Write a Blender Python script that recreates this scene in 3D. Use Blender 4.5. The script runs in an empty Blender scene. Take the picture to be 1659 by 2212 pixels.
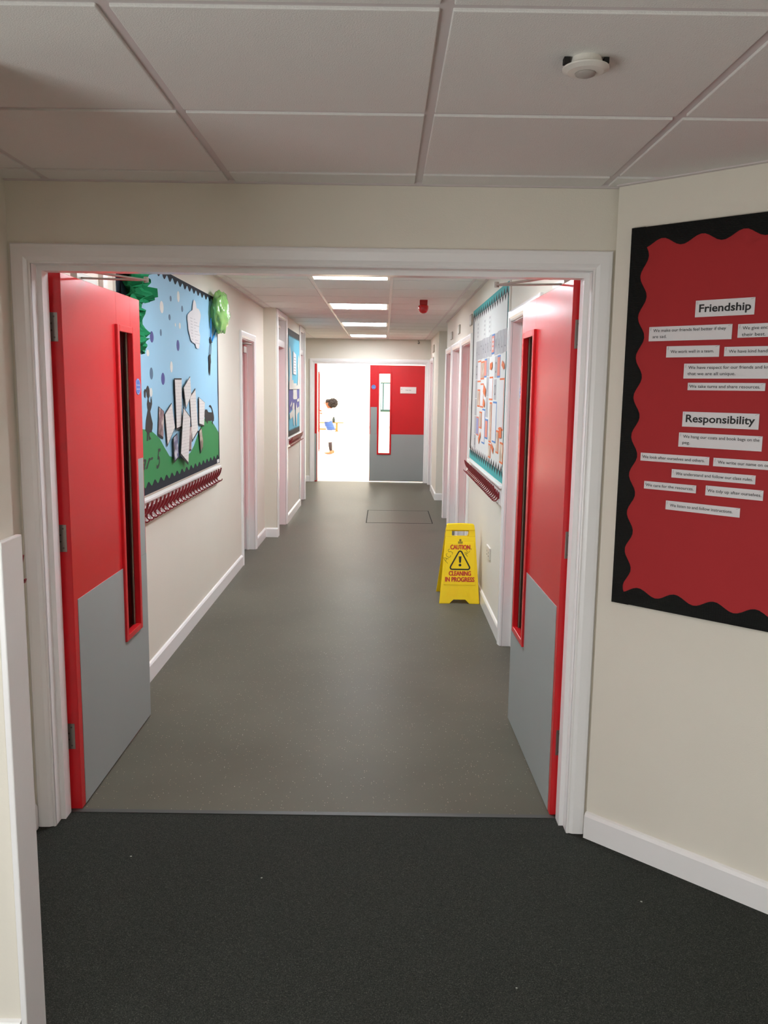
import bpy, bmesh, math, random
from mathutils import Vector, Matrix, noise

C = bpy.context.scene.collection
scene = bpy.context.scene
PI = math.pi
random.seed(7)

# ------------------------------------------------------------------ camera, world, exposure
FPX, PITCH, ROLL, YAW, EYE = 1803.75, 0.1473, 0.0140, 0.0012, 1.6162
cd = bpy.data.cameras.new('camera')
cam = bpy.data.objects.new('camera', cd)
C.objects.link(cam)
scene.camera = cam
cd.sensor_fit = 'VERTICAL'
cd.sensor_height = 36.0
cd.lens = FPX / 2212.0 * 36.0
cd.clip_start = 0.05
cd.clip_end = 200
_f = Vector((math.sin(YAW) * math.cos(PITCH), math.cos(YAW) * math.cos(PITCH), -math.sin(PITCH)))
_r0 = Vector((math.cos(YAW), -math.sin(YAW), 0))
_u0 = _r0.cross(_f)
_r = _r0 * math.cos(ROLL) + _u0 * math.sin(ROLL)
_u = _u0 * math.cos(ROLL) - _r0 * math.sin(ROLL)
cam.matrix_world = Matrix(((_r.x, _u.x, -_f.x, 0), (_r.y, _u.y, -_f.y, 0), (_r.z, _u.z, -_f.z, EYE), (0, 0, 0, 1)))

world = bpy.data.worlds.new('world')
scene.world = world
world.use_nodes = True
world.node_tree.nodes['Background'].inputs[0].default_value = (0.75, 0.85, 1.0, 1)
world.node_tree.nodes['Background'].inputs[1].default_value = 3.0

vs = scene.view_settings
vs.view_transform = 'Standard'
vs.look = 'None'
vs.gamma = 1.0
vs.use_curve_mapping = False
vs.exposure = 0.0
scene.cycles.use_denoising = True
scene.cycles.max_bounces = 10
scene.cycles.diffuse_bounces = 6
scene.cycles.sample_clamp_indirect = 6.0
scene.cycles.caustics_reflective = False
scene.cycles.caustics_refractive = False


def area_light(name, loc, sx, sy, power, col, rot=(0, 0, 0)):
    d = bpy.data.lights.new(name, 'AREA')
    d.shape = 'RECTANGLE'
    d.size, d.size_y = sx, sy
    d.energy = power
    d.color = col
    o = bpy.data.objects.new(name, d)
    o.location = loc
    o.rotation_euler = rot
    C.objects.link(o)
    return o


HALL_POWER = 2600
area_light('hall_fill', (0.5, 24.0, 4.75), 12, 17, HALL_POWER, (0.96, 0.98, 1.0))  # overhead light added to flood the hall; the roof has no opening
area_light('lobby_side_fill', (-2.15, -0.75, 0.72), 1.25, 2.8, 66, (0.97, 0.99, 1.0), (0, -PI / 2, 0))      # unseen light added on the lobby's left; no glazing stands there
area_light('lobby_back_fill', (0.5, -2.9, 1.1), 2.2, 1.6, 2, (0.97, 0.99, 1.0), (PI / 2, 0, 0))  # weak light added behind the camera; the back wall has no window
PANEL_STRENGTH = 34.0        # the corridor's ceiling panels
FRONT_STRENGTH = 17.0        # the ceiling panel of the lobby, behind the camera


# ------------------------------------------------------------------ materials
def lin(h):
    h = h.lstrip('#')
    v = [int(h[i:i + 2], 16) / 255 for i in (0, 2, 4)]
    return tuple(c / 12.92 if c <= 0.04045 else ((c + 0.055) / 1.055) ** 2.4 for c in v) + (1,)


MATS = {}


def mat(name, col, rough=0.5, vary=0.0, scale=8.0, bump=0.0, bscale=200.0, metal=0.0, coat=0.0, spec=0.5, alpha=1.0, trans=0.0, emit=0.0):
    if name in MATS:
        return MATS[name]
    m = bpy.data.materials.new(name)
    m.use_nodes = True
    nt = m.node_tree
    b = nt.nodes['Principled BSDF']
    base = lin(col)
    b.inputs['Base Color'].default_value = base
    b.inputs['Roughness'].default_value = rough
    b.inputs['Metallic'].default_value = metal
    b.inputs['Specular IOR Level'].default_value = spec
    b.inputs['Coat Weight'].default_value = coat
    b.inputs['Coat Roughness'].default_value = 0.08
    b.inputs['Alpha'].default_value = alpha
    b.inputs['Transmission Weight'].default_value = trans
    if emit:
        b.inputs['Emission Color'].default_value = base
        b.inputs['Emission Strength'].default_value = emit
    tc = nt.nodes.new('ShaderNodeTexCoord')
    if vary:
        n = nt.nodes.new('ShaderNodeTexNoise')
        n.inputs['Scale'].default_value = scale
        n.inputs['Detail'].default_value = 4
        nt.links.new(tc.outputs['Object'], n.inputs['Vector'])
        mx = nt.nodes.new('ShaderNodeMix')
        mx.data_type = 'RGBA'
        mx.inputs['A'].default_value = tuple(c * (1 - vary) for c in base[:3]) + (1,)
        mx.inputs['B'].default_value = tuple(min(1, c * (1 + vary)) for c in base[:3]) + (1,)
        nt.links.new(n.outputs['Fac'], mx.inputs['Factor'])
        nt.links.new(mx.outputs['Result'], b.inputs['Base Color'])
    if bump:
        n2 = nt.nodes.new('ShaderNodeTexNoise')
        n2.inputs['Scale'].default_value = bscale
        n2.inputs['Detail'].default_value = 3
        nt.links.new(tc.outputs['Object'], n2.inputs['Vector'])
        bp = nt.nodes.new('ShaderNodeBump')
        bp.inputs['Strength'].default_value = bump
        bp.inputs['Distance'].default_value = 0.003
        nt.links.new(n2.outputs['Fac'], bp.inputs['Height'])
        nt.links.new(bp.outputs['Normal'], b.inputs['Normal'])
    MATS[name] = m
    return m


def ramp(nt, src, stops):
    r = nt.nodes.new('ShaderNodeValToRGB')
    el = r.color_ramp.elements
    while len(el) < len(stops):
        el.new(0.5)
    for e, (p, c) in zip(el, stops):
        e.position = p
        e.color = c
    nt.links.new(src, r.inputs['Fac'])
    return r


def vinyl_mat():
    m = mat('vinyl_floor', '#6a6862', 0.36, spec=0.03)
    nt = m.node_tree
    b = nt.nodes['Principled BSDF']
    tc = [n for n in nt.nodes if n.type == 'TEX_COORD'][0]
    big = nt.nodes.new('ShaderNodeTexNoise')
    big.inputs['Scale'].default_value = 1.3
    big.inputs['Detail'].default_value = 5
    nt.links.new(tc.outputs['Object'], big.inputs['Vector'])
    r1 = ramp(nt, big.outputs['Fac'], [(0.3, lin('#5d5a50')), (0.7, lin('#68655a'))])
    vo = nt.nodes.new('ShaderNodeTexVoronoi')
    vo.inputs['Scale'].default_value = 95
    nt.links.new(tc.outputs['Object'], vo.inputs['Vector'])
    rad = ramp(nt, vo.outputs['Distance'], [(0.10, (1, 1, 1, 1)), (0.17, (0, 0, 0, 1))])
    sep = nt.nodes.new('ShaderNodeSeparateColor')
    nt.links.new(vo.outputs['Color'], sep.inputs[0])
    pick = ramp(nt, sep.outputs[0], [(0.70, (0, 0, 0, 1)), (0.72, (1, 1, 1, 1))])
    mul = nt.nodes.new('ShaderNodeMath')
    mul.operation = 'MULTIPLY'
    nt.links.new(rad.outputs['Color'], mul.inputs[0])
    nt.links.new(pick.outputs['Color'], mul.inputs[1])
    spc = ramp(nt, sep.outputs[1], [(0.0, lin('#b09a72')), (0.5, lin('#d8d4c8')), (1.0, lin('#a87f63'))])
    mx = nt.nodes.new('ShaderNodeMix')
    mx.data_type = 'RGBA'
    nt.links.new(mul.outputs[0], mx.inputs['Factor'])
    nt.links.new(r1.outputs['Color'], mx.inputs['A'])
    nt.links.new(spc.outputs['Color'], mx.inputs['B'])
    nt.links.new(mx.outputs['Result'], b.inputs['Base Color'])
    rr = nt.nodes.new('ShaderNodeMapRange')
    rr.inputs['To Min'].default_value = 0.32
    rr.inputs['To Max'].default_value = 0.46
    nt.links.new(big.outputs['Fac'], rr.inputs['Value'])
    nt.links.new(rr.outputs[0], b.inputs['Roughness'])
    return m


def carpet_mat():
    m = mat('entrance_carpet', '#2b2d2a', 0.95, spec=0.15)
    nt = m.node_tree
    b = nt.nodes['Principled BSDF']
    tc = [n for n in nt.nodes if n.type == 'TEX_COORD'][0]
    n1 = nt.nodes.new('ShaderNodeTexNoise')
    n1.inputs['Scale'].default_value = 330
    n1.inputs['Detail'].default_value = 3
    nt.links.new(tc.outputs['Object'], n1.inputs['Vector'])
    n2 = nt.nodes.new('ShaderNodeTexNoise')
    n2.inputs['Scale'].default_value = 3
    nt.links.new(tc.outputs['Object'], n2.inputs['Vector'])
    r1 = ramp(nt, n1.outputs['Fac'], [(0.35, lin('#212320')), (0.62, lin('#393b36')), (0.75, lin('#5f6159'))])
    vo = nt.nodes.new('ShaderNodeTexVoronoi')
    vo.inputs['Scale'].default_value = 13
    nt.links.new(tc.outputs['Object'], vo.inputs['Vector'])
    rad = ramp(nt, vo.outputs['Distance'], [(0.035, (1, 1, 1, 1)), (0.055, (0, 0, 0, 1))])
    sep = nt.nodes.new('ShaderNodeSeparateColor')
    nt.links.new(vo.outputs['Color'], sep.inputs[0])
    pick = ramp(nt, sep.outputs[0], [(0.86, (0, 0, 0, 1)), (0.88, (1, 1, 1, 1))])
    mul = nt.nodes.new('ShaderNodeMath')
    mul.operation = 'MULTIPLY'
    nt.links.new(rad.outputs['Color'], mul.inputs[0])
    nt.links.new(pick.outputs['Color'], mul.inputs[1])
    mx = nt.nodes.new('ShaderNodeMix')
    mx.data_type = 'RGBA'
    nt.links.new(mul.outputs[0], mx.inputs['Factor'])
    nt.links.new(r1.outputs['Color'], mx.inputs['A'])
    mx.inputs['B'].default_value = lin('#a5a59c')
    nt.links.new(mx.outputs['Result'], b.inputs['Base Color'])
    bp = nt.nodes.new('ShaderNodeBump')
    bp.inputs['Strength'].default_value = 0.8
    bp.inputs['Distance'].default_value = 0.004
    nt.links.new(n1.outputs['Fac'], bp.inputs['Height'])
    nt.links.new(bp.outputs['Normal'], b.inputs['Normal'])
    return m


def written_mat():
    """white paper with rows of faint pencil writing"""
    m = mat('written_paper', '#e4e2df', 0.7)
    nt = m.node_tree
    b = nt.nodes['Principled BSDF']
    tc = [n for n in nt.nodes if n.type == 'TEX_COORD'][0]
    w = nt.nodes.new('ShaderNodeTexWave')
    w.bands_direction = 'Z'
    w.inputs['Scale'].default_value = 16
    w.inputs['Distortion'].default_value = 0.6
    w.inputs['Detail Scale'].default_value = 3
    nt.links.new(tc.outputs['Object'], w.inputs['Vector'])
    n = nt.nodes.new('ShaderNodeTexNoise')
    n.inputs['Scale'].default_value = 90
    nt.links.new(tc.outputs['Object'], n.inputs['Vector'])
    r1 = ramp(nt, w.outputs['Fac'], [(0.78, (0, 0, 0, 1)), (0.95, (1, 1, 1, 1))])
    r2 = ramp(nt, n.outputs['Fac'], [(0.42, (0, 0, 0, 1)), (0.55, (1, 1, 1, 1))])
    mul = nt.nodes.new('ShaderNodeMath')
    mul.operation = 'MULTIPLY'
    nt.links.new(r1.outputs['Color'], mul.inputs[0])
    nt.links.new(r2.outputs['Color'], mul.inputs[1])
    mx = nt.nodes.new('ShaderNodeMix')
    mx.data_type = 'RGBA'
    nt.links.new(mul.outputs[0], mx.inputs['Factor'])
    mx.inputs['A'].default_value = lin('#e2dfdb')
    mx.inputs['B'].default_value = lin('#c9c6c3')
    nt.links.new(mx.outputs['Result'], b.inputs['Base Color'])
    return m


def photo_mat(name, cols, scale=14):
    """a printed photograph seen from afar: soft blocks of colour"""
    m = mat(name, cols[0], 0.35)
    nt = m.node_tree
    b = nt.nodes['Principled BSDF']
    tc = [n for n in nt.nodes if n.type == 'TEX_COORD'][0]
    n = nt.nodes.new('ShaderNodeTexNoise')
    n.inputs['Scale'].default_value = scale
    n.inputs['Detail'].default_value = 3
    nt.links.new(tc.outputs['Object'], n.inputs['Vector'])
    k = len(cols)
    r = ramp(nt, n.outputs['Fac'], [(0.36 + 0.28 * i / (k - 1), lin(c)) for i, c in enumerate(cols)])
    nt.links.new(r.outputs['Color'], b.inputs['Base Color'])
    return m


def ribbed_mat(name, col, per_m=260, axis='Z', strength=0.5):
    m = mat(name, col, 0.75, spec=0.25)
    nt = m.node_tree
    b = nt.nodes['Principled BSDF']
    tc = [n for n in nt.nodes if n.type == 'TEX_COORD'][0]
    w = nt.nodes.new('ShaderNodeTexWave')
    w.bands_direction = axis
    w.inputs['Scale'].default_value = per_m / 3.14
    nt.links.new(tc.outputs['Object'], w.inputs['Vector'])
    bp = nt.nodes.new('ShaderNodeBump')
    bp.inputs['Strength'].default_value = strength
    bp.inputs['Distance'].default_value = 0.002
    nt.links.new(w.outputs['Fac'], bp.inputs['Height'])
    nt.links.new(bp.outputs['Normal'], b.inputs['Normal'])
    return m


wall_m = mat('wall_paint', '#e4dfd2', 0.75, vary=0.02, scale=3, bump=0.12, bscale=260, spec=0.3)
hall_m = mat('hall_paint', '#f2efe8', 0.8, vary=0.01)
gloss_m = mat('white_gloss_paint', '#f3f2f1', 0.25, vary=0.01, bump=0.06, bscale=90, spec=0.5)
tile_m = mat('ceiling_tile', '#e8e7e3', 0.9, vary=0.025, scale=240, bump=0.5, bscale=320, spec=0.2)
grid_m = mat('ceiling_grid_metal', '#d4cccb', 0.45, vary=0.01)
vinyl_m = vinyl_mat()
carpet_m = carpet_mat()
red_m = mat('red_door_paint', '#cb2228', 0.21, vary=0.03, scale=5, bump=0.05, bscale=60, spec=0.4)
rededge_m = mat('red_door_lipping', '#a8141c', 0.35, vary=0.03)
kick_m = mat('grey_kick_plate', '#9aa19f', 0.42, vary=0.03, scale=4, bump=0.05, bscale=300)
steel_m = mat('brushed_steel', '#9a968e', 0.35, vary=0.08, scale=30, metal=0.9)
dark_m = mat('dark_gap', '#1c1a18', 0.8, vary=0.1)
glass_m = bpy.data.materials.new('door_glass')          # thin clear pane: see-through with a Fresnel sheen
glass_m.use_nodes = True
_nt = glass_m.node_tree
_nt.nodes.remove(_nt.nodes['Principled BSDF'])
_t, _g, _x, _fr = (_nt.nodes.new('ShaderNodeBsdfTransparent'), _nt.nodes.new('ShaderNodeBsdfGlossy'), _nt.nodes.new('ShaderNodeMixShader'), _nt.nodes.new('ShaderNodeFresnel'))
_t.inputs['Color'].default_value = (0.93, 0.96, 0.94, 1)
_g.inputs['Roughness'].default_value = 0.03
_fr.inputs['IOR'].default_value = 1.25
_nt.links.new(_fr.outputs[0], _x.inputs[0])
_nt.links.new(_t.outputs[0], _x.inputs[1])
_nt.links.new(_g.outputs[0], _x.inputs[2])
_nt.links.new(_x.outputs[0], _nt.nodes['Material Output'].inputs['Surface'])
blue_m = mat('blue_sign', '#2f66b8', 0.35, vary=0.03)
white_m = mat('white_print', '#f0f0ee', 0.5, vary=0.01)
paper_m = mat('white_paper', '#dedcdd', 0.6, vary=0.015, scale=20)
black_m = mat('black_print', '#161514', 0.6, vary=0.1)
grey_print_m = mat('grey_print', '#5a5655', 0.6, vary=0.1)
plastic_m = mat('white_plastic', '#e2ded6', 0.35, vary=0.01)
hook_m = mat('maroon_hook_plastic', '#7a1720', 0.3, vary=0.06, scale=30)
write_m = written_mat()


# ------------------------------------------------------------------ mesh helpers
class Frame:
    """local axes on a wall: a runs along it, b up, c out of it"""
    def __init__(self, o, u, n, v=(0, 0, 1)):
        self.o, self.u, self.n, self.v = Vector(o), Vector(u).normalized(), Vector(n).normalized(), Vector(v).normalized()

    def __call__(self, a, b, c=0.0):
        return self.o + self.u * a + self.v * b + self.n * c


W = Frame((0, 0, 0), (1, 0, 0), (0, 1, 0))          # plain world: a=x, b=z, c=y


class MB:
    def __init__(self):
        self.bm = bmesh.new()

    def pts(self, ps):
        return [self.bm.verts.new(p) for p in ps]

    def face(self, vs_):
        try:
            return self.bm.faces.new(vs_)
        except ValueError:
            return None

    def box(self, F, a0, a1, b0, b1, c0, c1, bevel=0.0):
        v = self.pts([F(a, b, c) for a in (a0, a1) for b in (b0, b1) for c in (c0, c1)])
        fs = [self.face([v[i] for i in q]) for q in ((0, 1, 3, 2), (4, 6, 7, 5), (0, 4, 5, 1), (2, 3, 7, 6), (0, 2, 6, 4), (1, 5, 7, 3))]
        if bevel:
            es = list({e for f in fs for e in f.edges})
            bmesh.ops.bevel(self.bm, geom=es, offset=bevel, segments=2, affect='EDGES', profile=0.5)
        return self

    def prism(self, F, poly, c0, c1, bevel=0.0):
        lo = self.pts([F(a, b, c0) for a, b in poly])
        hi = self.pts([F(a, b, c1) for a, b in poly])
        n = len(poly)
        self.face(lo[::-1])
        top = self.face(hi)
        for i in range(n):
            self.face([lo[i], lo[(i + 1) % n], hi[(i + 1) % n], hi[i]])
        if bevel and top:
            bmesh.ops.bevel(self.bm, geom=list(top.edges), offset=bevel, segments=2, affect='EDGES', profile=0.5)
        return self

    def tube(self, path, rad, seg=8, closed=False):
        path = [Vector(p) for p in path]
        n = len(path)
        rads = rad if isinstance(rad, (list, tuple)) else [rad] * n
        rings = []
        ref = None
        for i, p in enumerate(path):
            if closed:
                d = path[(i + 1) % n] - path[i - 1]
            else:
                d = path[min(i + 1, n - 1)] - path[max(i - 1, 0)]
            d.normalize()
            if ref is None:
                ref = d.orthogonal().normalized()
            ref = (ref - d * ref.dot(d))
            if ref.length < 1e-6:
                ref = d.orthogonal()
            ref.normalize()
            s = d.cross(ref)
            rings.append(self.pts([p + (ref * math.cos(2 * PI * k / seg) + s * math.sin(2 * PI * k / seg)) * rads[i] for k in range(seg)]))
        m = n if closed else n - 1
        for i in range(m):
            A, B_ = rings[i], rings[(i + 1) % n]
            for k in range(seg):
                self.face([A[k], A[(k + 1) % seg], B_[(k + 1) % seg], B_[k]])
        if not closed:
            self.face(rings[0][::-1])
            self.face(rings[-1])
        return self

    def ribbon(self, F, path, width, c0, c1, closed=False):
        """a flat line of the given width drawn on a surface"""
        n = len(path)
        L_, R_ = [], []
        for i in range(n):
            if closed:
                p0, p1 = path[i - 1], path[(i + 1) % n]
            else:
                p0, p1 = path[max(i - 1, 0)], path[min(i + 1, n - 1)]
            dx, dy = p1[0] - p0[0], p1[1] - p0[1]
            l = math.hypot(dx, dy) or 1
            w = width[i] if isinstance(width, (list, tuple)) else width
            nx, ny = -dy / l * w / 2, dx / l * w / 2
            L_.append((path[i][0] + nx, path[i][1] + ny))
            R_.append((path[i][0] - nx, path[i][1] - ny))
        m = n if closed else n - 1
        for i in range(m):
            j = (i + 1) % n
            self.prism(F, [L_[i], L_[j], R_[j], R_[i]], c0, c1)
        return self

    def lathe(self, F, prof, a0, b0, seg=32):
        """profile [(radius, c)] turned about the axis through (a0,b0) along c"""
        rings = [self.pts([F(a0 + r * math.cos(2 * PI * k / seg), b0 + r * math.sin(2 * PI * k / seg), c) for k in range(seg)]) for r, c in prof]
        for A, B_ in zip(rings, rings[1:]):
            for k in range(seg):
                self.face([A[k], A[(k + 1) % seg], B_[(k + 1) % seg], B_[k]])
        self.face(rings[0][::-1])
        self.face(rings[-1])
        return self

    def ellipsoid(self, c, r, seg=20, rings=12, rough=0.0, freq=6.0, seed=0):
        c = Vector(c)
        rows = []
        for i in range(1, rings):
            th = PI * i / rings
            row = []
            for k in range(seg):
                ph = 2 * PI * k / seg
                d = Vector((math.sin(th) * math.cos(ph), math.sin(th) * math.sin(ph), math.cos(th)))
                s = 1 + rough * noise.noise(d * freq + Vector((seed, seed, 0)))
                row.append(self.bm.verts.new(c + Vector((d.x * r[0], d.y * r[1], d.z * r[2])) * s))
            rows.append(row)
        t = self.bm.verts.new(c + Vector((0, 0, r[2])))
        b = self.bm.verts.new(c - Vector((0, 0, r[2])))
        for A, B_ in zip(rows, rows[1:]):
            for k in range(seg):
                self.face([A[k], B_[k], B_[(k + 1) % seg], A[(k + 1) % seg]])
        for k in range(seg):
            self.face([t, rows[0][k], rows[0][(k + 1) % seg]])
            self.face([b, rows[-1][(k + 1) % seg], rows[-1][k]])
        return self

    def rings(self, sections, seg=24):
        """horizontal elliptical sections (x, y, z, rx, ry) lofted"""
        rr = [self.pts([(x + rx * math.cos(2 * PI * k / seg), y + ry * math.sin(2 * PI * k / seg), z) for k in range(seg)]) for x, y, z, rx, ry in sections]
        for A, B_ in zip(rr, rr[1:]):
            for k in range(seg):
                self.face([A[k], A[(k + 1) % seg], B_[(k + 1) % seg], B_[k]])
        self.face(rr[0][::-1])
        self.face(rr[-1])
        return self

    def build(self, name, m, parent=None, smooth=False):
        bmesh.ops.recalc_face_normals(self.bm, faces=self.bm.faces[:])
        me = bpy.data.meshes.new(name)
        root = parent
        while root is not None and root.parent is not None:
            root = root.parent
        if root is not None:
            bmesh.ops.translate(self.bm, vec=-Vector(root.location), verts=self.bm.verts[:])
        self.bm.to_mesh(me)
        self.bm.free()
        if smooth:
            for p in me.polygons:
                p.use_smooth = True
        me.materials.append(m)
        o = bpy.data.objects.new(name, me)
        C.objects.link(o)
        if parent is not None:
            o.parent = parent
        return o


def tag(o, label=None, cat=None, group=None, kind=None):
    if label:
        o['label'] = label
    if cat:
        o['category'] = cat
    if group:
        o['group'] = group
    if kind:
        o['kind'] = kind
    return o


def thing(name, label, cat, loc, group=None, kind=None):
    o = bpy.data.objects.new(name, None)
    o.empty_display_size = 0.1
    o.location = loc
    C.objects.link(o)
    return tag(o, label, cat, group, kind)


def struct(name, mb, m, label=None, parent=None):
    o = mb.build(name, m, parent)
    if parent is None:
        o['kind'] = 'structure'
        if label:
            o['label'] = label
    return o


def copy_tree(o, parent=None):
    c = o.copy()
    C.objects.link(c)
    if parent is not None:
        c.parent = parent
    for ch in list(o.children):
        copy_tree(ch, c)
    return c


def text_mb(mb, F, txt, a, b, c, width=None, height=None, bold=0.0, shear=0.0, align='LEFT', thick=0.0006, rot=0.0):
    """letters standing on (a, b) of the frame; width/height in metres (height = capital height)"""
    cu = bpy.data.curves.new('lettering', 'FONT')
    cu.body = txt
    cu.size = 1.0
    cu.shear = shear
    cu.offset = bold
    cu.resolution_u = 3
    to = bpy.data.objects.new('lettering', cu)
    C.objects.link(to)
    dg = bpy.context.evaluated_depsgraph_get()
    me = bpy.data.meshes.new_from_object(to.evaluated_get(dg))
    bpy.data.objects.remove(to)
    xs = [v.co.x for v in me.vertices]
    if not xs:
        return mb
    x0, x1 = min(xs), max(xs)
    sy = (height or 0.1) / 0.73
    sx = (width / (x1 - x0)) if width else sy
    if not height:
        sy = sx
    wd = (x1 - x0) * sx
    off = {'LEFT': 0, 'CENTER': -wd / 2, 'RIGHT': -wd}[align]
    base = len(mb.bm.verts)
    cr, sr = math.cos(rot), math.sin(rot)
    vv = []
    for v in me.vertices:
        x, y = (v.co.x - x0) * sx + off, v.co.y * sy
        vv.append(mb.bm.verts.new(F(a + x * cr - y * sr, b + x * sr + y * cr, c + thick)))
    for p in me.polygons:
        mb.face([vv[i] for i in p.vertices])
    bpy.data.meshes.remove(me)
    return mb


# ------------------------------------------------------------------ fixed measures of the place
LX, RX = -1.280, 0.765            # corridor walls
LX2 = -1.150                      # left wall beyond the pier
Y0, Y1 = 2.878, 2.985             # the cross wall with the wide doorway
YF = 14.37                        # far wall of the corridor
ZC, ZI = 2.279, 2.430             # lobby ceiling, corridor ceiling
FL = Frame((LX, 0, 0), (0, 1, 0), (1, 0, 0))
FL2 = Frame((LX2, 0, 0), (0, 1, 0), (1, 0, 0))
FR = Frame((RX, 0, 0), (0, 1, 0), (-1, 0, 0))
FRT = Frame((RX, 0, 0), (0, -1, 0), (-1, 0, 0))      # same wall, a runs the way one reads
FF = Frame((0, YF, 0), (1, 0, 0), (0, -1, 0))
FN = Frame((0, Y0, 0), (1, 0, 0), (0, -1, 0))
ang = math.radians(-42.8)
FA = Frame((0.757, 2.852, 0), (math.cos(ang), math.sin(ang), 0), (math.sin(ang), -math.cos(ang), 0))

# ------------------------------------------------------------------ floors
struct('floor', MB().box(W, -2.6, 2.6, -0.1, 0.0, Y1 - 0.005, YF + 0.10), vinyl_m, 'grey speckled vinyl floor of the corridor')
struct('floor', MB().box(W, -2.6, 3.4, -0.1, 0.004, -3.0, Y1 - 0.005), carpet_m, 'black ribbed entrance carpet in the lobby')
struct('trim_1', MB().box(W, -1.17, 0.67, 0.0, 0.007, Y1 - 0.012, Y1 + 0.012), mat('threshold_strip', '#3d3e3b', 0.5, vary=0.1), 'dark threshold strip between carpet and vinyl')
struct('floor', MB().box(W, -8, 9, -0.1, 0.0, YF + 0.10, 34.2), mat('hall_wood_floor', '#e9dfcc', 0.4, vary=0.05, scale=3), 'pale wooden floor of the hall')

# ------------------------------------------------------------------ walls
def wall_y(name, F, y0, y1, z1, depth, openings, m, label):
    """wall along Y with openings [(y0, y1, head)], one mesh"""
    mb = MB()
    y = y0
    for a, b, h in openings:
        if a > y:
            mb.box(F, y, a, 0, z1, -depth, 0)
        mb.box(F, a, b, h, z1, -depth, 0)
        y = b
    if y1 > y:
        mb.box(F, y, y1, 0, z1, -depth, 0)
    return struct(name, mb, m, label)


ZT = 2.62
DH = 2.055                     # clear door head
wall_y('wall_left', FL, Y1, 8.93, ZT, 0.16, [(7.50, 8.24, DH)], wall_m, 'cream left wall of the corridor')
wall_y('wall_left', FL2, 8.93, 12.12, ZT, 0.29, [(9.02, 9.80, 2.42), (11.40, 12.04, 2.42)], wall_m, 'cream left wall beyond the pier')
wall_y('wall_right', FR, Y1, 10.52, ZT, 0.16, [(4.22, 5.16, 2.04), (7.49, 8.40, DH), (8.55, 9.52, DH), (9.68, 10.45, DH)], wall_m, 'cream right wall of the corridor')
wall_y('wall_right', FR, 12.15, YF, ZT, 0.16, [(13.30, 14.15, DH)], wall_m, 'cream right wall past the side passage')
m = MB()
m.box(W, LX - 1.4, LX - 1.3, 0, ZT, 12.12, YF).box(W, LX2 - 1.4, LX2 - 0.29, 0, ZT, 12.02, 12.119)
struct('wall_left', m, wall_m, 'wall of the left side passage')
m = MB()
m.box(W, 2.3, 2.4, 0, ZT, 10.3, YF).box(W, RX + 0.16, 2.3, 0, ZT, 10.3, 10.5).box(W, RX + 0.16, 2.3, 0, ZT, 12.151, 12.3)
struct('wall_right', m, wall_m, 'wall of the right side passage')
# far wall with the double doorway
FO0, FO1, FOH = -1.215, 0.700, 2.035
m = MB()
m.box(FF, -2.7, FO0, 0, ZT, -0.16, 0).box(FF, FO1, 2.4, 0, ZT, -0.16, 0).box(FF, FO0, FO1, FOH, ZT, -0.16, 0)
struct('wall_far', m, wall_m, 'cream end wall of the corridor')
# cross wall with the near doorway
NO0, NO1, NOH = -1.188, 0.690, 2.012
m = MB()
m.box(W, -1.45, NO0 - 0.018, 0, ZT, Y0, Y1).box(W, NO1 + 0.018, 0.90, 0, ZT, Y0, Y1).box(W, NO0 - 0.018, NO1 + 0.018, NOH + 0.018, ZT, Y0, Y1)
struct('wall_front', m, wall_m, 'cream wall above the red double doors')
m = MB().box(FA, 0, 1.9, 0, ZT, -0.12, 0)
struct('wall_right', m, wall_m, 'cream angled wall carrying the red notice board')
e = FA(1.9, 0)
struct('wall_right', MB().box(W, e.x, e.x + 0.12, 0, ZT, -3.0, e.y + 0.05), wall_m)
struct('wall_left', MB().box(W, -1.36, -1.262, 0, ZT, 1.90, Y0), wall_m, 'narrow strip of wall beside the doorway')
struct('wall_left', MB().box(W, -2.3, -0.852, 0, ZT, 1.81, 1.90, 0.004), wall_m, 'wall nib at the left edge of the lobby')
struct('wall_left', MB().box(W, -2.3, -2.2, 0, ZT, -3.0, 1.81), wall_m)
struct('wall_back', MB().box(W, -2.3, 3.4, 0, ZT, -3.1, -3.0), wall_m)
struct('trim_2', MB().box(W, -0.851, -0.836, 0.004, 1.27, 1.800, 1.906, 0.003), gloss_m, 'white capping board on the wall nib')

# hall shell
m = MB()
m.box(W, -8.1, -8.0, 0, 4.9, YF + 0.16, 34).box(W, 9.0, 9.1, 0, 4.9, YF + 0.16, 34)
m.box(W, -8, -2.7, 0, 4.9, YF, YF + 0.16).box(W, 2.4, 9, 0, 4.9, YF, YF + 0.16).box(W, -2.7, 2.4, ZT, 4.9, YF, YF + 0.16)
struct('wall_side', m, hall_m, 'side walls of the hall')
WY = 34.0
m = MB()
wz0, wz1, wx0, wx1 = 0.665, 1.84, -0.16, 2.2
m.box(W, -8, wx0, 0, 4.9, WY, WY + 0.2).box(W, wx1, 9, 0, 4.9, WY, WY + 0.2).box(W, wx0, wx1, 0, wz0, WY, WY + 0.2).box(W, wx0, wx1, wz1, 4.9, WY, WY + 0.2)
struct('wall_hall', m, hall_m, 'white end wall of the hall')
struct('baseboard_hall', MB().box(W, -8, 9, 0, 0.09, WY - 0.02, WY), mat('hall_skirting', '#c2c0b8', 0.5, vary=0.02))
struct('ceiling', MB().box(W, -8.1, 9.1, 4.9, 5.0, YF, WY + 0.2), hall_m, 'ceiling of the hall')
win = thing('window_1', 'dark framed window in the end wall of the hall', 'window', (1.0, WY, wz0))
win['kind'] = 'structure'
del win['category']
fm = mat('green_window_frame', '#31504a', 0.5, vary=0.05)
m = MB()
t = 0.045
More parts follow.
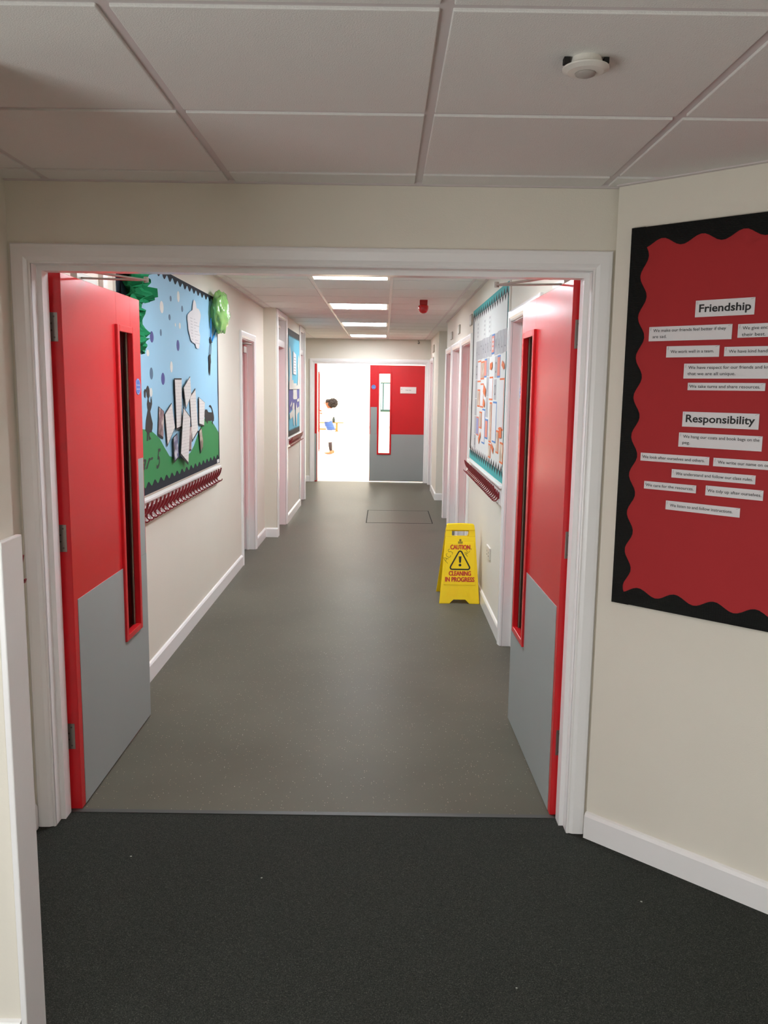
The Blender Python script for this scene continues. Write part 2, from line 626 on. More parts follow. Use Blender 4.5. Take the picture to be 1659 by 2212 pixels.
m.box(W, wx0, wx1, wz0, wz0 + 0.09, WY, WY + 0.08).box(W, wx0, wx1, wz1 - t, wz1, WY, WY + 0.08)
m.box(W, wx0, wx0 + 0.02, wz0, wz1, WY, WY + 0.08).box(W, wx1 - t, wx1, wz0, wz1, WY, WY + 0.08)
for x in (-0.08, 0.7, 1.45):
    m.box(W, x, x + t, wz0, wz1, WY + 0.001, WY + 0.079)
m.build('window_frame', fm, win)
MB().box(W, wx0, wx1, wz0, wz1, WY + 0.10, WY + 0.106).build('pane', glass_m, win)

# ------------------------------------------------------------------ ceilings
def tiled(name, label, x_bars, y_bars, z, x0, x1, y0, y1, drop, skip=()):
    """tegular tiles hanging a little below a recessed metal grid"""
    root = thing(name, label, None, ((x0 + x1) / 2, (y0 + y1) / 2, z), kind='structure')
    mb = MB()
    xs = [x0] + [b for b in x_bars if x0 < b < x1] + [x1]
    ys = [y0] + [b for b in sorted(y_bars) if y0 < b < y1] + [y1]
    g = 0.012
    for i in range(len(xs) - 1):
        for j in range(len(ys) - 1):
            if (i, j) in skip or any(abs((xs[i] + xs[i + 1]) / 2 - sx) < 0.2 and abs((ys[j] + ys[j + 1]) / 2 - sy) < 0.2 for sx, sy in skip):
                continue
            mb.box(W, xs[i] + g, xs[i + 1] - g, z, z + 0.015, ys[j] + g, ys[j + 1] - g, 0.002)
    mb.build('tiles', tile_m, root)
    mb = MB()
    mb.box(W, x0, x1, z + drop, z + drop + 0.02, y0, y1)
    mb.build('grid', grid_m, root)
    return root


fx = [-0.5107 + 0.6113 * k for k in range(-3, 6)]
fy = [2.742 - 0.579 * k for k in range(-1, 11)]
tiled('ceiling', 'suspended ceiling of square tiles in the lobby', fx, fy, ZC, -2.3, 2.3, -3.0, Y0, 0.006, skip=((-0.205, 0.4255),))
ix = [-0.579 + 0.621 * k for k in range(-3, 6)]
iy = [5.95 + 0.60 * k for k in range(-5, 15)]
PANELS = (3.85, 6.25, 8.65, 11.05, 13.45)
tiled('ceiling', 'suspended ceiling of the corridor', ix, iy, ZI, -2.6, 2.4, Y1, YF, 0.004, skip=[(-0.2685, p) for p in PANELS])
# angled wall hides what lies beyond it; edge angles where ceiling meets wall
struct('trim_3', MB().box(FA, 0, 1.9, ZC - 0.004, ZC + 0.012, 0, 0.018), grid_m)
struct('trim_4', MB().box(FN, -1.26, 0.76, ZC - 0.004, ZC + 0.012, 0, 0.012), grid_m)
struct('trim_5', MB().box(FL, Y1, 8.93, ZI - 0.006, ZI + 0.01, 0, 0.02), grid_m)
struct('trim_6', MB().box(FR, Y1, 10.52, ZI - 0.006, ZI + 0.01, 0, 0.02), grid_m)

# ------------------------------------------------------------------ ceiling lights
em = mat('lamp_diffuser', '#f3f9ff', 0.5, emit=PANEL_STRENGTH)
em2 = mat('lobby_lamp_diffuser', '#fbfbff', 0.5, emit=FRONT_STRENGTH)


def panel(x, y, z, s, label, emm, group):
    t = thing('ceiling_light', label, 'light', (x, y, z + 0.03), group)
    h = s / 2
    m = MB()
    for a0, a1, c0, c1 in ((-h, h, -h, -h + 0.02), (-h, h, h - 0.02, h), (-h, -h + 0.02, -h + 0.02, h - 0.02), (h - 0.02, h, -h + 0.02, h - 0.02)):
        m.box(W, x + a0, x + a1, z - 0.004, z + 0.05, y + c0, y + c1)
    m.build('lamp_housing', plastic_m, t)
    MB().box(W, x - h + 0.02, x + h - 0.02, z, z + 0.01, y - h + 0.02, y + h - 0.02).build('diffuser', emm, t)
    return t


for i, p in enumerate(PANELS):
    lab = ('ceiling panel above the open red doors, hidden by the lintel', 'nearest lit ceiling panel, mostly hidden by the door lintel', 'second lit ceiling panel from the red double doors, level with the red sounder',
           'third lit ceiling panel, between the second one and the farthest', 'farthest lit ceiling panel, right before the end wall')[i]
    panel(-0.2685, p, ZI, 0.594, lab, em, 'lit panels along the corridor ceiling')
panel(-0.205, 0.4255, ZC, 0.58, 'lit ceiling panel of the lobby behind the viewer', em2, None)
panel(-0.205 + 0.6113 * 2, -1.6, ZC - 0.004, 0.58, 'second lit ceiling panel at the back of the lobby', em2, None)

# ------------------------------------------------------------------ door frames
ARCH = [(0, 0), (0, 0.010), (0.004, 0.014), (0.010, 0.011), (0.015, 0.014), (0.022, 0.019), (0.050, 0.021), (0.060, 0.020), (0.064, 0.014), (0.064, 0)]


def architrave(mb, F, a0, a1, h, prof=ARCH, scale=1.0):
    secs = []
    for sx, top in ((-1, 0), (-1, 1), (1, 1), (1, 0)):
        ring = []
        for o, c in prof:
            o *= scale
            a = (a0 - o) if sx < 0 else (a1 + o)
            ring.append(F(a, (h + o) if top else 0.0, c + 0.0005))
        secs.append(mb.pts(ring))
    n = len(prof)
    for A, B_ in zip(secs, secs[1:]):
        for i in range(n):
            mb.face([A[i], A[(i + 1) % n], B_[(i + 1) % n], B_[i]])
    mb.face(secs[0])
    mb.face(secs[-1][::-1])
    return mb


def lining(mb, F, a0, a1, h, d0, d1, th, stop0=None, stop1=None, sw=0.018):
    """door lining of thickness th inside the wall hole [a0-th, a1+th]; c from -d1 to -d0"""
    mb.box(F, a0 - th, a0, 0, h + th, -d1, -d0)
    mb.box(F, a1, a1 + th, 0, h + th, -d1, -d0)
    mb.box(F, a0, a1, h, h + th, -d1, -d0)
    if stop0 is not None:
        mb.box(F, a0, a0 + sw, 0, h, -stop1, -stop0)
        mb.box(F, a1 - sw, a1, 0, h, -stop1, -stop0)
        mb.box(F, a0 + sw, a1 - sw, h - sw, h, -stop1, -stop0)
    return mb


# near doorway frame
tr = thing('trim_7', 'white moulded frame round the wide doorway', None, (-0.25, Y0, 0), kind='structure')
m = MB()
architrave(m, FN, NO0, NO1, NOH, [(o, c * 0.62) for o, c in ARCH])
m.build('architrave', gloss_m, tr)
m = MB()
lining(m, FN, NO0, NO1, NOH, -0.004, Y1 - Y0, 0.018, 0.045, 0.100, 0.017)
m.build('lining', gloss_m, tr)
FNB = Frame((0, Y1, 0), (1, 0, 0), (0, 1, 0))
m = MB()
architrave(m, FNB, NO0 - 0.005, NO1 + 0.005, NOH)
m.build('architrave', gloss_m, tr)


def disc_sign(parent, F, a, b, c, r):
    d = MB().lathe(F, [(r, c), (r, c + 0.0015), (r - 0.001, c + 0.002)], a, b, 36).build('fire_door_disc', blue_m, parent)
    d['label'] = 'round blue fire door disc'
    mb = MB()
    text_mb(mb, F, 'Fire door', a, b + r * 0.10, c + 0.002, width=r * 1.25, align='CENTER')
    text_mb(mb, F, 'keep shut', a, b - r * 0.38, c + 0.002, width=r * 1.25, align='CENTER')
    mb.build('lettering', white_m, d)
    m = MB()
    n = 36
    m.ribbon(F, [(a + (r - 0.004) * math.cos(2 * PI * k / n), b + (r - 0.004) * math.sin(2 * PI * k / n)) for k in range(n)], 0.0012, c + 0.002, c + 0.0024, closed=True)
    m.build('rim', white_m, d)
    return d


def leaf(name, label, F, w, h, th, vis, kick, strip, hinges=True, disc=None, reverse_text=None, edge_grey=False, g=0.006):
    """door leaf: a from the hinge edge, c from the room face (0) back to -th"""
    loc = F(0, 0, -th / 2)
    d = thing(name, label, None, (loc.x, loc.y, 0), kind='structure')
    va0, va1, vb0, vb1 = vis
    ins = 0.022
    m = MB()
    m.box(F, 0, va0 + ins, g, h, -th, 0, 0.0015)
    m.box(F, va1 - ins, w, g, h, -th, 0, 0.0015)
    m.box(F, va0 + ins, va1 - ins, g, vb0 + ins, -th, 0)
    m.box(F, va0 + ins, va1 - ins, vb1 - ins, h, -th, 0)
    m.build('leaf', red_m, d)
    # glazing beads, both faces, raised
    bead = MB()
    for c0, c1 in ((-0.012, 0.012), (-th - 0.012, -th + 0.012)):
        bead.box(F, va0, va0 + 0.028, vb0, vb1, c0, c1, 0.003)
        bead.box(F, va1 - 0.028, va1, vb0, vb1, c0, c1, 0.003)
        bead.box(F, va0 + 0.028, va1 - 0.028, vb0, vb0 + 0.028, c0, c1, 0.003)
        bead.box(F, va0 + 0.028, va1 - 0.028, vb1 - 0.028, vb1, c0, c1, 0.003)
    vp = bead.build('vision_panel_frame', red_m, d)
    gl = MB().box(F, va0 + 0.022, va1 - 0.022, vb0 + 0.022, vb1 - 0.022, -th / 2 - 0.003, -th / 2 + 0.003).build('glass', glass_m, vp)
    # intumescent strip lines round the glass
    s = MB()
    for c in (-th / 2 - 0.009, -th / 2 + 0.004):
        s.box(F, va0 + 0.022, va0 + 0.030, vb0 + 0.022, vb1 - 0.022, c, c + 0.005)
        s.box(F, va1 - 0.030, va1 - 0.022, vb0 + 0.022, vb1 - 0.022, c, c + 0.005)
    s.build('glazing_seal', mat('brown_glazing_seal', '#8a7868', 0.6, vary=0.05), vp)
    # kick plate with its upright strip
    for c0, c1 in ((0.0, 0.002), (-th - 0.002, -th)):
        k = MB()
        k.box(F, kick[0], va0, g + 0.004, kick[1], c0, c1)
        k.box(F, va1, w - 0.004, g + 0.004, kick[1], c0, c1)
        k.box(F, va0, va1, g + 0.004, vb0, c0, c1)
        k.build('kick_plate', kick_m, d)
        if strip:
            MB().box(F, strip[0], strip[1], kick[1] + 0.001, strip[2], c0, c1).build('push_plate', kick_m, d)
    if hinges:
        FE = Frame(F(0, 0, 0), F.n * -1, F.u * -1)      # the hinge edge: a runs from the face to the back
        for z in (1.763, 1.008, 0.248):
            hb = MB()
            hb.box(FE, th - 0.034, th - 0.004, z, z + 0.1, 0.0002, 0.0022, 0.0006)
            hb.tube([FE(th + 0.001, z + 0.001, 0.004), FE(th + 0.001, z + 0.099, 0.004)], 0.005, 10)
            ho = hb.build('hinge', steel_m, d)
            sc = MB()
            for q, (sa, sb) in enumerate(((0.012, 0.014), (0.022, 0.038), (0.022, 0.062), (0.012, 0.086))):
                sc.lathe(FE, [(0.0035, 0.0022), (0.0035, 0.0028), (0.001, 0.0024)], th - 0.034 + sa, z + sb, 12)
            sc.build('screws', mat('screw_metal', '#6c6a64', 0.3, vary=0.1, metal=1.0), ho)
    if disc:
        FD = F if not reverse_text else Frame(F(0, 0, 0), F.u * -1, F.n)
        disc_sign(d, FD, disc[0] if not reverse_text else -disc[0], disc[1], 0.0, 0.037)
    return d


# left leaf: swung open into the corridor along the left wall
F1 = Frame((-1.136, 2.997, 0), (0.003, 1, 0), (1, -0.003, 0))
d1 = leaf('door_1', 'left red door leaf standing open, grey kick plate and tall narrow glass', F1, 0.935, 2.000, 0.050, (0.575, 0.812, 0.487, 1.867), (0.038, 0.820), (0.830, 0.922, 1.277), disc=(0.878, 1.607))
F2 = Frame((0.654, 2.999, 0), (-0.021, 1, 0), (-1, -0.021, 0))
d2 = leaf('door_2', 'right red door leaf standing open by the caution sign', F2, 0.950, 2.004, 0.046, (0.618, 0.880, 0.475, 1.873), (0.032, 0.818), (0.892, 0.943, 1.268), disc=(0.918, 1.607), reverse_text=True)


def closer(parent, pts, shoe, body):
    m = MB()
    m.box(W, *body)
    b = m.build('door_closer', mat('closer_body', '#b9b6ae', 0.4, vary=0.02, metal=0.6), parent)
    m = MB()
    for k in range(len(pts) - 1):
        p, q = Vector(pts[k]), Vector(pts[k + 1])
        d = (q - p).normalized()
        s = d.cross(Vector((0, 0, 1))) * 0.009
        z = Vector((0, 0, 0.003))
        v = m.pts([p - s - z, p + s - z, p + s + z, p - s + z, q - s - z, q + s - z, q + s + z, q - s + z])
        for f in ((0, 1, 2, 3), (7, 6, 5, 4), (0, 4, 5, 1), (1, 5, 6, 2), (2, 6, 7, 3), (3, 7, 4, 0)):
            m.face([v[i] for i in f])
    for p in pts[1:]:
        m.tube([Vector(p) - Vector((0, 0, 0.008)), Vector(p) + Vector((0, 0, 0.012))], 0.009, 10)
    m.build('closer_arm', steel_m, b)


closer(d1, [(-1.160, 3.250, 2.012), (-0.900, 3.225, 2.004), (-1.06, 3.03, 2.010)], None, (-1.175, -1.150, 2.0005, 2.030, 3.20, 3.42))
closer(d2, [(0.672, 3.250, 2.014), (0.415, 3.225, 2.004), (0.58, 3.03, 2.010)], None, (0.662, 0.690, 2.0045, 2.032, 3.20, 3.42))


def side_door(idx, F, a0, a1, h, depth, label, near_sign, scale=1.0, kick=True, transom=False, arch=True, leaf_open=None):
    """flush red door set back in a white lining in a side wall"""
    o = F((a0 + a1) / 2, 0, -0.05)
    d = thing('door_%d' % idx, label, None, (o.x, o.y, 0), kind='structure')
    m = MB()
    th = 0.0
    m.box(F, a0 - 0.0, a0 + 0.022, 0, h, -depth - 0.045, -0.001)
    m.box(F, a1 - 0.022, a1 + 0.0, 0, h, -depth - 0.045, -0.001)
    m.box(F, a0 + 0.022, a1 - 0.022, h - 0.022, h, -depth - 0.045, -0.001)
    m.box(F, a0 + 0.022, a0 + 0.034, 0, h - 0.022, -depth + 0.02, -depth + 0.045)
    m.box(F, a1 - 0.034, a1 - 0.022, 0, h - 0.022, -depth + 0.02, -depth + 0.045)
    m.build('lining', gloss_m, d)
    if arch:
        m = MB()
        architrave(m, F, a0 + 0.016, a1 - 0.016, h - 0.016)
        m.build('architrave', gloss_m, d)
    MB().box(F, a0 + 0.023, a1 - 0.023, 0.006, h - 0.024, -depth - 0.04, -depth, 0.001).build('leaf', red_m, d)
    if kick:
        MB().box(F, a0 + 0.04, a1 - 0.04, 0.01, 0.33, -depth + 0.0002, -depth + 0.002).build('kick_plate', kick_m, d)
    return d


d3 = side_door(3, FL, 7.50, 8.24, DH, 0.10, 'red door set back in the left wall past the hill display', 1)
# its small closer and sign plate
m = MB()
m.box(FL, 7.93, 8.06, 1.925, 1.985, -0.0995, -0.035, 0.004)
cb = m.build('door_closer', mat('closer_body', '#b9b6ae', 0.4, vary=0.02, metal=0.6), d3)
m = MB()
m.tube([FL(7.97, 1.99, -0.07), FL(8.00, 2.010, -0.07), FL(8.10, 2.012, 0.0), FL(7.90, 2.014, -0.06)], 0.009, 8)
m.build('closer_arm', steel_m, cb)
MB().box(FL, 7.62, 7.78, 1.58, 1.72, -0.0995, -0.092, 0.003).build('door_plate', plastic_m, d3)
side_door(4, FR, 4.22, 5.16, 2.04, 0.10, 'door in the right wall hidden behind the open leaf', 1)
side_door(5, FR, 7.49, 8.40, DH, 0.10, 'red door right after the white papers display', 1)
side_door(6, FR, 8.55, 9.52, DH, 0.10, 'middle door of the three in the right wall', 1)
side_door(7, FR, 9.68, 10.45, DH, 0.10, 'last door of the three in the right wall', 1)
side_door(8, FR, 13.30, 14.15, DH, 0.10, 'door in the right wall next to the hall doors', 1)


def tall_frame(idx, F, a0, a1, label):
    """frame that runs up to the ceiling: red door below, white transom panel above"""
    o = F((a0 + a1) / 2, 0, -0.05)
    d = thing('door_%d' % idx, label, None, (o.x, o.y, 0), kind='structure')
    m = MB()
    m.box(F, a0, a0 + 0.03, 0, 2.42, -0.16, -0.001).box(F, a1 - 0.03, a1, 0, 2.42, -0.16, -0.001)
    m.box(F, a0 + 0.03, a1 - 0.03, 2.36, 2.42, -0.16, 0.004).box(F, a0 + 0.03, a1 - 0.03, 2.055, 2.125, -0.16, -0.01)
    m.build('lining', gloss_m, d)
    m = MB()
    for s0, s1 in ((a0 - 0.055, a0 + 0.01), (a1 - 0.01, a1 + 0.055)):
        m.box(F, s0, s1, 0, 2.422, 0.0005, 0.018, 0.004)
    m.box(F, a0 + 0.01, a1 - 0.01, 2.37, 2.422, 0.0045, 0.018, 0.003)
    m.build('architrave', gloss_m, d)
    m = MB()
    m.box(F, a0 + 0.03, a1 - 0.03, 2.125, 2.36, -0.12, -0.10)
    m.box(F, a0 + 0.03, a1 - 0.03, 2.27, 2.30, -0.10, -0.05, 0.003)
    m.build('transom_panel', plastic_m, d)
    MB().box(F, a0 + 0.031, a1 - 0.031, 0.006, 2.053, -0.20, -0.155, 0.001).build('leaf', red_m, d)
    return d


tall_frame(9, FL2, 9.02, 9.80, 'door beside the pier with a white panel over it')
tall_frame(10, FL2, 11.40, 12.04, 'door after the blue display with a white panel over it')

# far doorway: frame and two leaves
tr = thing('trim_8', 'white frame round the hall doorway', None, (-0.25, YF, 0), kind='structure')
m = MB()
architrave(m, FF, FO0, FO1, FOH)
m.build('architrave', gloss_m, tr)
m = MB()
lining(m, FF, FO0 + 0.02, FO1 - 0.02, FOH - 0.02, 0.0, 0.16, 0.0195)
m.build('lining', gloss_m, tr)
F3 = Frame((0.688, YF + 0.012, 0), (-0.9995, 0.03, 0), (-0.03, -0.9995, 0))
d11 = leaf('door_11', 'closed red hall door leaf with grey kick plate and white name plate', F3, 0.940, 2.000, 0.045, (0.567, 0.812, 0.480, 1.885), (0.004, 0.832), (0.816, 0.925, 1.293), hinges=False, disc=(0.878, 1.632), reverse_text=True, g=0.018)
FD = Frame(F3(0, 0, 0), F3.u * -1, F3.n)
np_ = MB().box(FD, -0.422, -0.150, 1.530, 1.640, 0.0003, 0.012, 0.003).build('name_plate', plastic_m, d11)
np_['label'] = 'white name plate'
m = MB()
text_mb(m, FD, 'Oak Hall', -0.286, 1.578, 0.0122, width=0.095, align='CENTER')
m.ribbon(FD, [(-0.404, 1.595), (-0.398, 1.612), (-0.392, 1.597)], 0.005, 0.0122, 0.0126)
m.build('lettering', grey_print_m, np_)
F4 = Frame((-1.150, YF + 0.005, 0), (-0.034, 0.9994, 0), (0.9994, 0.034, 0))
d12 = leaf('door_12', 'red hall door leaf swung open into the bright hall', F4, 0.93, 2.012, 0.044, (0.56, 0.80, 0.480, 1.885), (0.004, 0.832), (0.815, 0.92, 1.293), hinges=False)
MB().box(W, -1.1945, -1.1605, 0.02, 0.83, YF + 0.002, YF + 0.0045).build('kick_plate', kick_m, d12)

# ------------------------------------------------------------------ skirting boards
def skirt(name, segs, label=None):
    mb = MB()
    for F, a0, a1 in segs:
        mb.prism(Frame(F(a0, 0, 0), F.n, F.u), [(0.0003, 0.0005), (0.016, 0.0005), (0.016, 0.088), (0.010, 0.099), (0.0003, 0.102)], 0, a1 - a0)
    return struct(name, mb, gloss_m, label)


skirt('baseboard_left', [(FL, Y1, 7.436), (FL, 8.304, 8.93), (FL2, 9.872, 11.34)], 'white skirting of the left corridor wall')
FP = Frame((0, 8.93, 0), (1, 0, 0), (0, -1, 0))
skirt('baseboard_left', [(FP, LX + 0.016, LX2 + 0.016)], 'white skirting round the pier')
skirt('baseboard_left', [(FL2, 8.93, 9.01 - 0.05), (FL2, 12.098, 12.12)])
skirt('baseboard_right', [(FR, 5.224, 7.426), (FR, 3.0, 4.15), (FR, 12.15, 13.236)], 'white skirting of the right corridor wall')
FQ = Frame((0, 12.15, 0), (1, 0, 0), (0, -1, 0))
skirt('baseboard_right', [(FQ, RX - 0.016, RX + 0.16), (Frame((0, 12.30, 0), (1, 0, 0), (0, -1, 0)), RX + 0.16, 2.3)])
skirt('baseboard_far', [(FF, -2.6, FO0 - 0.064)], 'white skirting of the end wall')
skirt('baseboard_front', [(FA, 0.0, 1.9)], 'white skirting below the red notice board')
FS = Frame((-1.262, 0, 0), (0, 1, 0), (1, 0, 0))
skirt('baseboard_front', [(FS, 1.90, Y0 - 0.022)], 'short white skirting beside the doorway')
skirt('baseboard_front', [(Frame((0, 1.81, 0), (1, 0, 0), (0, -1, 0)), -2.2, -0.853)])
# pale cable trunking on the wall behind the left leaf
tag(MB().box(FL, 3.825, 3.885, 1.0, 2.425, 0.0005, 0.022, 0.003).build('cable_trunking', plastic_m), 'white cable trunking up the wall behind the left red door', 'trunking')

# ------------------------------------------------------------------ coat rails
def s_hook(F, a, dz=0.0):
    """red double hook: a flat S, tall upper prong and short lower prong"""
    P = Frame(F(a, 0, 0), F.n, F.u)
    mb = MB()
    up = [(0.020, 0.935), (0.030, 0.945), (0.043, 0.958), (0.053, 0.975), (0.058, 0.992), (0.062, 1.008)]
    lo = [(0.024, 0.955), (0.026, 0.935), (0.031, 0.919), (0.041, 0.909), (0.054, 0.908), (0.064, 0.914), (0.069, 0.926)]
    mb.ribbon(P, [(n, z + dz) for n, z in up], [0.018, 0.019, 0.016, 0.012, 0.010, 0.009], -0.0065, 0.0065)
    mb.ribbon(P, [(n, z + dz) for n, z in lo], [0.014, 0.011, 0.008, 0.007, 0.0065, 0.006, 0.005], -0.0060, 0.0060)
    mb.box(F, a - 0.008, a + 0.008, 0.922 + dz, 0.968 + dz, 0.0195, 0.026, 0.002)
    return mb


def coat_rail(label, F, y0, y1, hooks, z0=0.884, z1=1.016, dz=0.0):
    """white board with a ledge and red hooks screwed along it"""
    o = F((y0 + y1) / 2, z0, 0)
    t = thing('coat_rail', label, 'coat rail', tuple(o), 'white coat rails with red hooks')
    m = MB()
    m.box(F, y0, y1, z0, z1 - 0.018, 0.0005, 0.019, 0.003)
    m.build('rail_board', gloss_m, t)
    MB().box(F, y0 - 0.004, y1 + 0.004, z1 - 0.0175, z1, 0.0005, 0.034, 0.003).build('ledge', gloss_m, t)
    first = s_hook(F, hooks[0], dz).build('hook', hook_m, t)
    for a in hooks[1:]:
        c = first.copy()
        c.location = F.u * (a - hooks[0])
        C.objects.link(c)
    # a number tag under each hook
    tg = MB().box(F, hooks[0] + 0.030, hooks[0] + 0.033, z0 + 0.002, z0 + 0.045, 0.0192, 0.0202).build('number_tag', mat('tag_grey', '#a9a5a1', 0.6, vary=0.05), t)
    for a in hooks[1:]:
        c = tg.copy()
        c.location = F.u * (a - hooks[0])
        C.objects.link(c)
    return t


coat_rail('white coat rail with maroon hooks under the hill and balloon display', FL, 4.06, 6.385, [4.12 + 0.085 * k for k in range(26)])
coat_rail('white coat rail with maroon hooks under the board of white papers', FR, 5.235, 7.33, [5.33 + 0.083 * k for k in range(24)])
coat_rail('small distant coat rail under the turquoise and purple display', FL2, 9.90, 11.30, [9.96 + 0.085 * k for k in range(16)], 0.906, 1.02, 0.015)
coat_rail('end of a coat rail peeping out behind the left wall nib', FS, 2.0, 2.775, [2.05 + 0.085 * k for k in range(9)], 0.905, 1.075, 0.042)

# ------------------------------------------------------------------ display board helpers
sky_m = mat('sky_blue_paper', '#9ccde8', 0.7, vary=0.05, scale=2.5, bump=0.15, bscale=12)
grass_m = mat('green_backing_paper', '#2d8a4b', 0.7, vary=0.06, scale=5, bump=0.1, bscale=20)
navy_m = ribbed_mat('navy_border_roll', '#1d232e', 220, 'Y', 0.3)
ofr_m = mat('board_frame', '#e9e6df', 0.3, vary=0.01)
mount_m = mat('black_card', '#23211f', 0.7, vary=0.06)


def scallop(y0, y1, zb, edge, amp, pitch, phase, up=True, steps=8):
    """border strip polygon: straight edge at zb, wavy edge around `edge`"""
    pts = []
    n = int((y1 - y0) / pitch * steps)
    for i in range(n + 1):
        y = y0 + (y1 - y0) * i / n
        ph = ((y - phase) / pitch) % 1.0
        s = 0.5 - 0.5 * math.cos(2 * PI * ph)
        pts.append((y, edge + (amp * (1 - s) if up else -amp * (1 - s))))
    return [(y0, zb)] + pts + [(y1, zb)] if up else [(y0, zb)] + pts + [(y1, zb)]


def inset(poly, k):
    cx = sum(p[0] for p in poly) / len(poly)
    cy = sum(p[1] for p in poly) / len(poly)
    return [(cx + (x - cx) * k, cy + (y - cy) * k) for x, y in poly]


# ------------------------------------------------------------------ the hill and balloon display (left wall)
BL0, BL1, BZ0, BZ1 = 4.02, 6.42, 1.030, 2.262
b1 = thing('display_board', 'large display board with sky, green hills, black silhouettes and paper tree', 'display board', (LX, 5.2, BZ0))
MB().box(FL, BL0, BL1, BZ0, BZ1, 0.0005, 0.013).build('board_frame', ofr_m, b1)
MB().box(FL, BL0 + 0.008, BL1 - 0.006, BZ0 + 0.006, BZ1 - 0.004, 0.0132, 0.0142).build('sky_paper', sky_m, b1)
hill = [(4.028, 1.395), (4.20, 1.397), (4.354, 1.389), (4.449, 1.38), (4.555, 1.368), (4.637, 1.344), (4.721, 1.316), (4.821, 1.258), (4.926, 1.201), (5.057, 1.178), (5.20, 1.165), (5.344, 1.167), (5.462, 1.181), (5.567, 1.219), (5.677, 1.282), (5.79, 1.339), (5.907, 1.387), (6.047, 1.377), (6.193, 1.346), (6.318, 1.299), (6.412, 1.258), (6.412, 1.037), (4.028, 1.037)]
MB().prism(FL, hill, 0.0143, 0.0149).build('green_hills', grass_m, b1)
m = MB()
m.prism(FL, scallop(BL0 + 0.005, BL1 - 0.004, BZ0 + 0.003, 1.071, 0.028, 0.1245, 4.473, True), 0.0150, 0.0156)
m.prism(FL, scallop(BL0 + 0.005, BL1 - 0.004, BZ1 - 0.003, 2.242, 0.029, 0.1245, 4.777, False), 0.0150, 0.0156)
m.prism(FL, [(BL0 + 0.004, BZ0), (BL0 + 0.075, BZ0), (BL0 + 0.075, BZ1), (BL0 + 0.004, BZ1)], 0.0157, 0.0162)
m.prism(FL, [(BL1 - 0.03, BZ0), (BL1 - 0.002, BZ0), (BL1 - 0.002, BZ1), (BL1 - 0.03, BZ1), (BL1 - 0.022, 1.9), (BL1 - 0.034, 1.6), (BL1 - 0.02, 1.3)], 0.0157, 0.0162)
bo = m.build('scalloped_border', navy_m, b1)
bo['label'] = 'navy scalloped border'
# cloud
cl = MB().prism(FL, [(5.613, 2.172), (5.64, 2.170), (5.664, 2.161), (5.695, 2.124), (5.75, 2.125), (5.794, 2.109), (5.815, 2.09), (5.804, 2.069), (5.77, 2.03), (5.756, 1.982), (5.785, 1.95), (5.778, 1.924), (5.746, 1.863), (5.691, 1.861), (5.66, 1.865), (5.64, 1.887), (5.563, 1.895), (5.51, 1.905), (5.479, 1.936), (5.446, 1.965), (5.436, 2.005), (5.42, 2.03), (5.429, 2.06), (5.50, 2.085), (5.568, 2.101), (5.575, 2.12), (5.585, 2.142)], 0.020, 0.022).build('paper_cloud', paper_m, b1)
m = MB()
for k in range(9):
    zz = 2.045 - k * 0.019
    for (s0, s1) in ((5.50, 5.56), (5.60, 5.64 + 0.06 * (k % 3))):
        m.box(FL, s0 + 0.004 * k, s1 + 0.002 * k, zz, zz + 0.004, 0.022, 0.0224)
m.build('writing', mat('pencil_grey', '#bcbabd', 0.7, vary=0.05), cl)
# paper drops
cols = {'w': mat('drop_white', '#e6e8e4', 0.7, vary=0.02), 'g': mat('drop_slate', '#54728f', 0.7, vary=0.04), 'p': mat('drop_indigo', '#474a94', 0.7, vary=0.04)}
for y, z, ry, rz, k in ((4.831, 2.051, 0.039, 0.034, 'w'), (5.038, 2.119, 0.019, 0.016, 'g'), (5.224, 2.150, 0.031, 0.033, 'w'), (5.317, 2.086, 0.022, 0.019, 'g'), (5.003, 2.009, 0.021, 0.017, 'g'),
                        (5.246, 1.978, 0.021, 0.019, 'w'), (4.800, 1.908, 0.017, 0.019, 'g'), (5.135, 1.975, 0.011, 0.011, 'w'), (4.611, 1.873, 0.035, 0.030, 'p'), (5.190, 1.856, 0.034, 0.033, 'p'),
                        (4.526, 1.784, 0.026, 0.018, 'w'), (5.018, 1.723, 0.029, 0.033, 'w'), (4.585, 1.677, 0.031, 0.032, 'g'), (4.822, 1.651, 0.037, 0.034, 'p'), (4.566, 1.576, 0.028, 0.024, 'w')):
    o = MB().prism(FL, [(y + ry * math.cos(2 * PI * i / 24), z + rz * math.sin(2 * PI * i / 24)) for i in range(24)], 0.0143, 0.0152).build('paper_dot', cols[k], b1)
    o['label'] = {'w': 'white paper dot', 'g': 'slate blue paper dot', 'p': 'indigo paper dot'}[k]
# silhouettes
girl_p = [(4.518, 1.607), (4.536, 1.585), (4.535, 1.556), (4.515, 1.541), (4.523, 1.526), (4.548, 1.520), (4.556, 1.552), (4.564, 1.530), (4.571, 1.553), (4.576, 1.530), (4.578, 1.514), (4.558, 1.49), (4.538, 1.474), (4.550, 1.45), (4.580, 1.408), (4.572, 1.38), (4.554, 1.36), (4.514, 1.362), (4.512, 1.344), (4.544, 1.325), (4.503, 1.322), (4.493, 1.36), (4.487, 1.36), (4.483, 1.319), (4.459, 1.32), (4.467, 1.365), (4.438, 1.377), (4.446, 1.405), (4.454, 1.428), (4.492, 1.482), (4.482, 1.516), (4.498, 1.545), (4.483, 1.556), (4.478, 1.575), (4.466, 1.585), (4.460, 1.56), (4.452, 1.546), (4.434, 1.553), (4.43, 1.582), (4.445, 1.594), (4.465, 1.590), (4.484, 1.603), (4.500, 1.612)]
MB().prism(FL, girl_p, 0.0152, 0.0162).build('girl_silhouette', mount_m, b1)
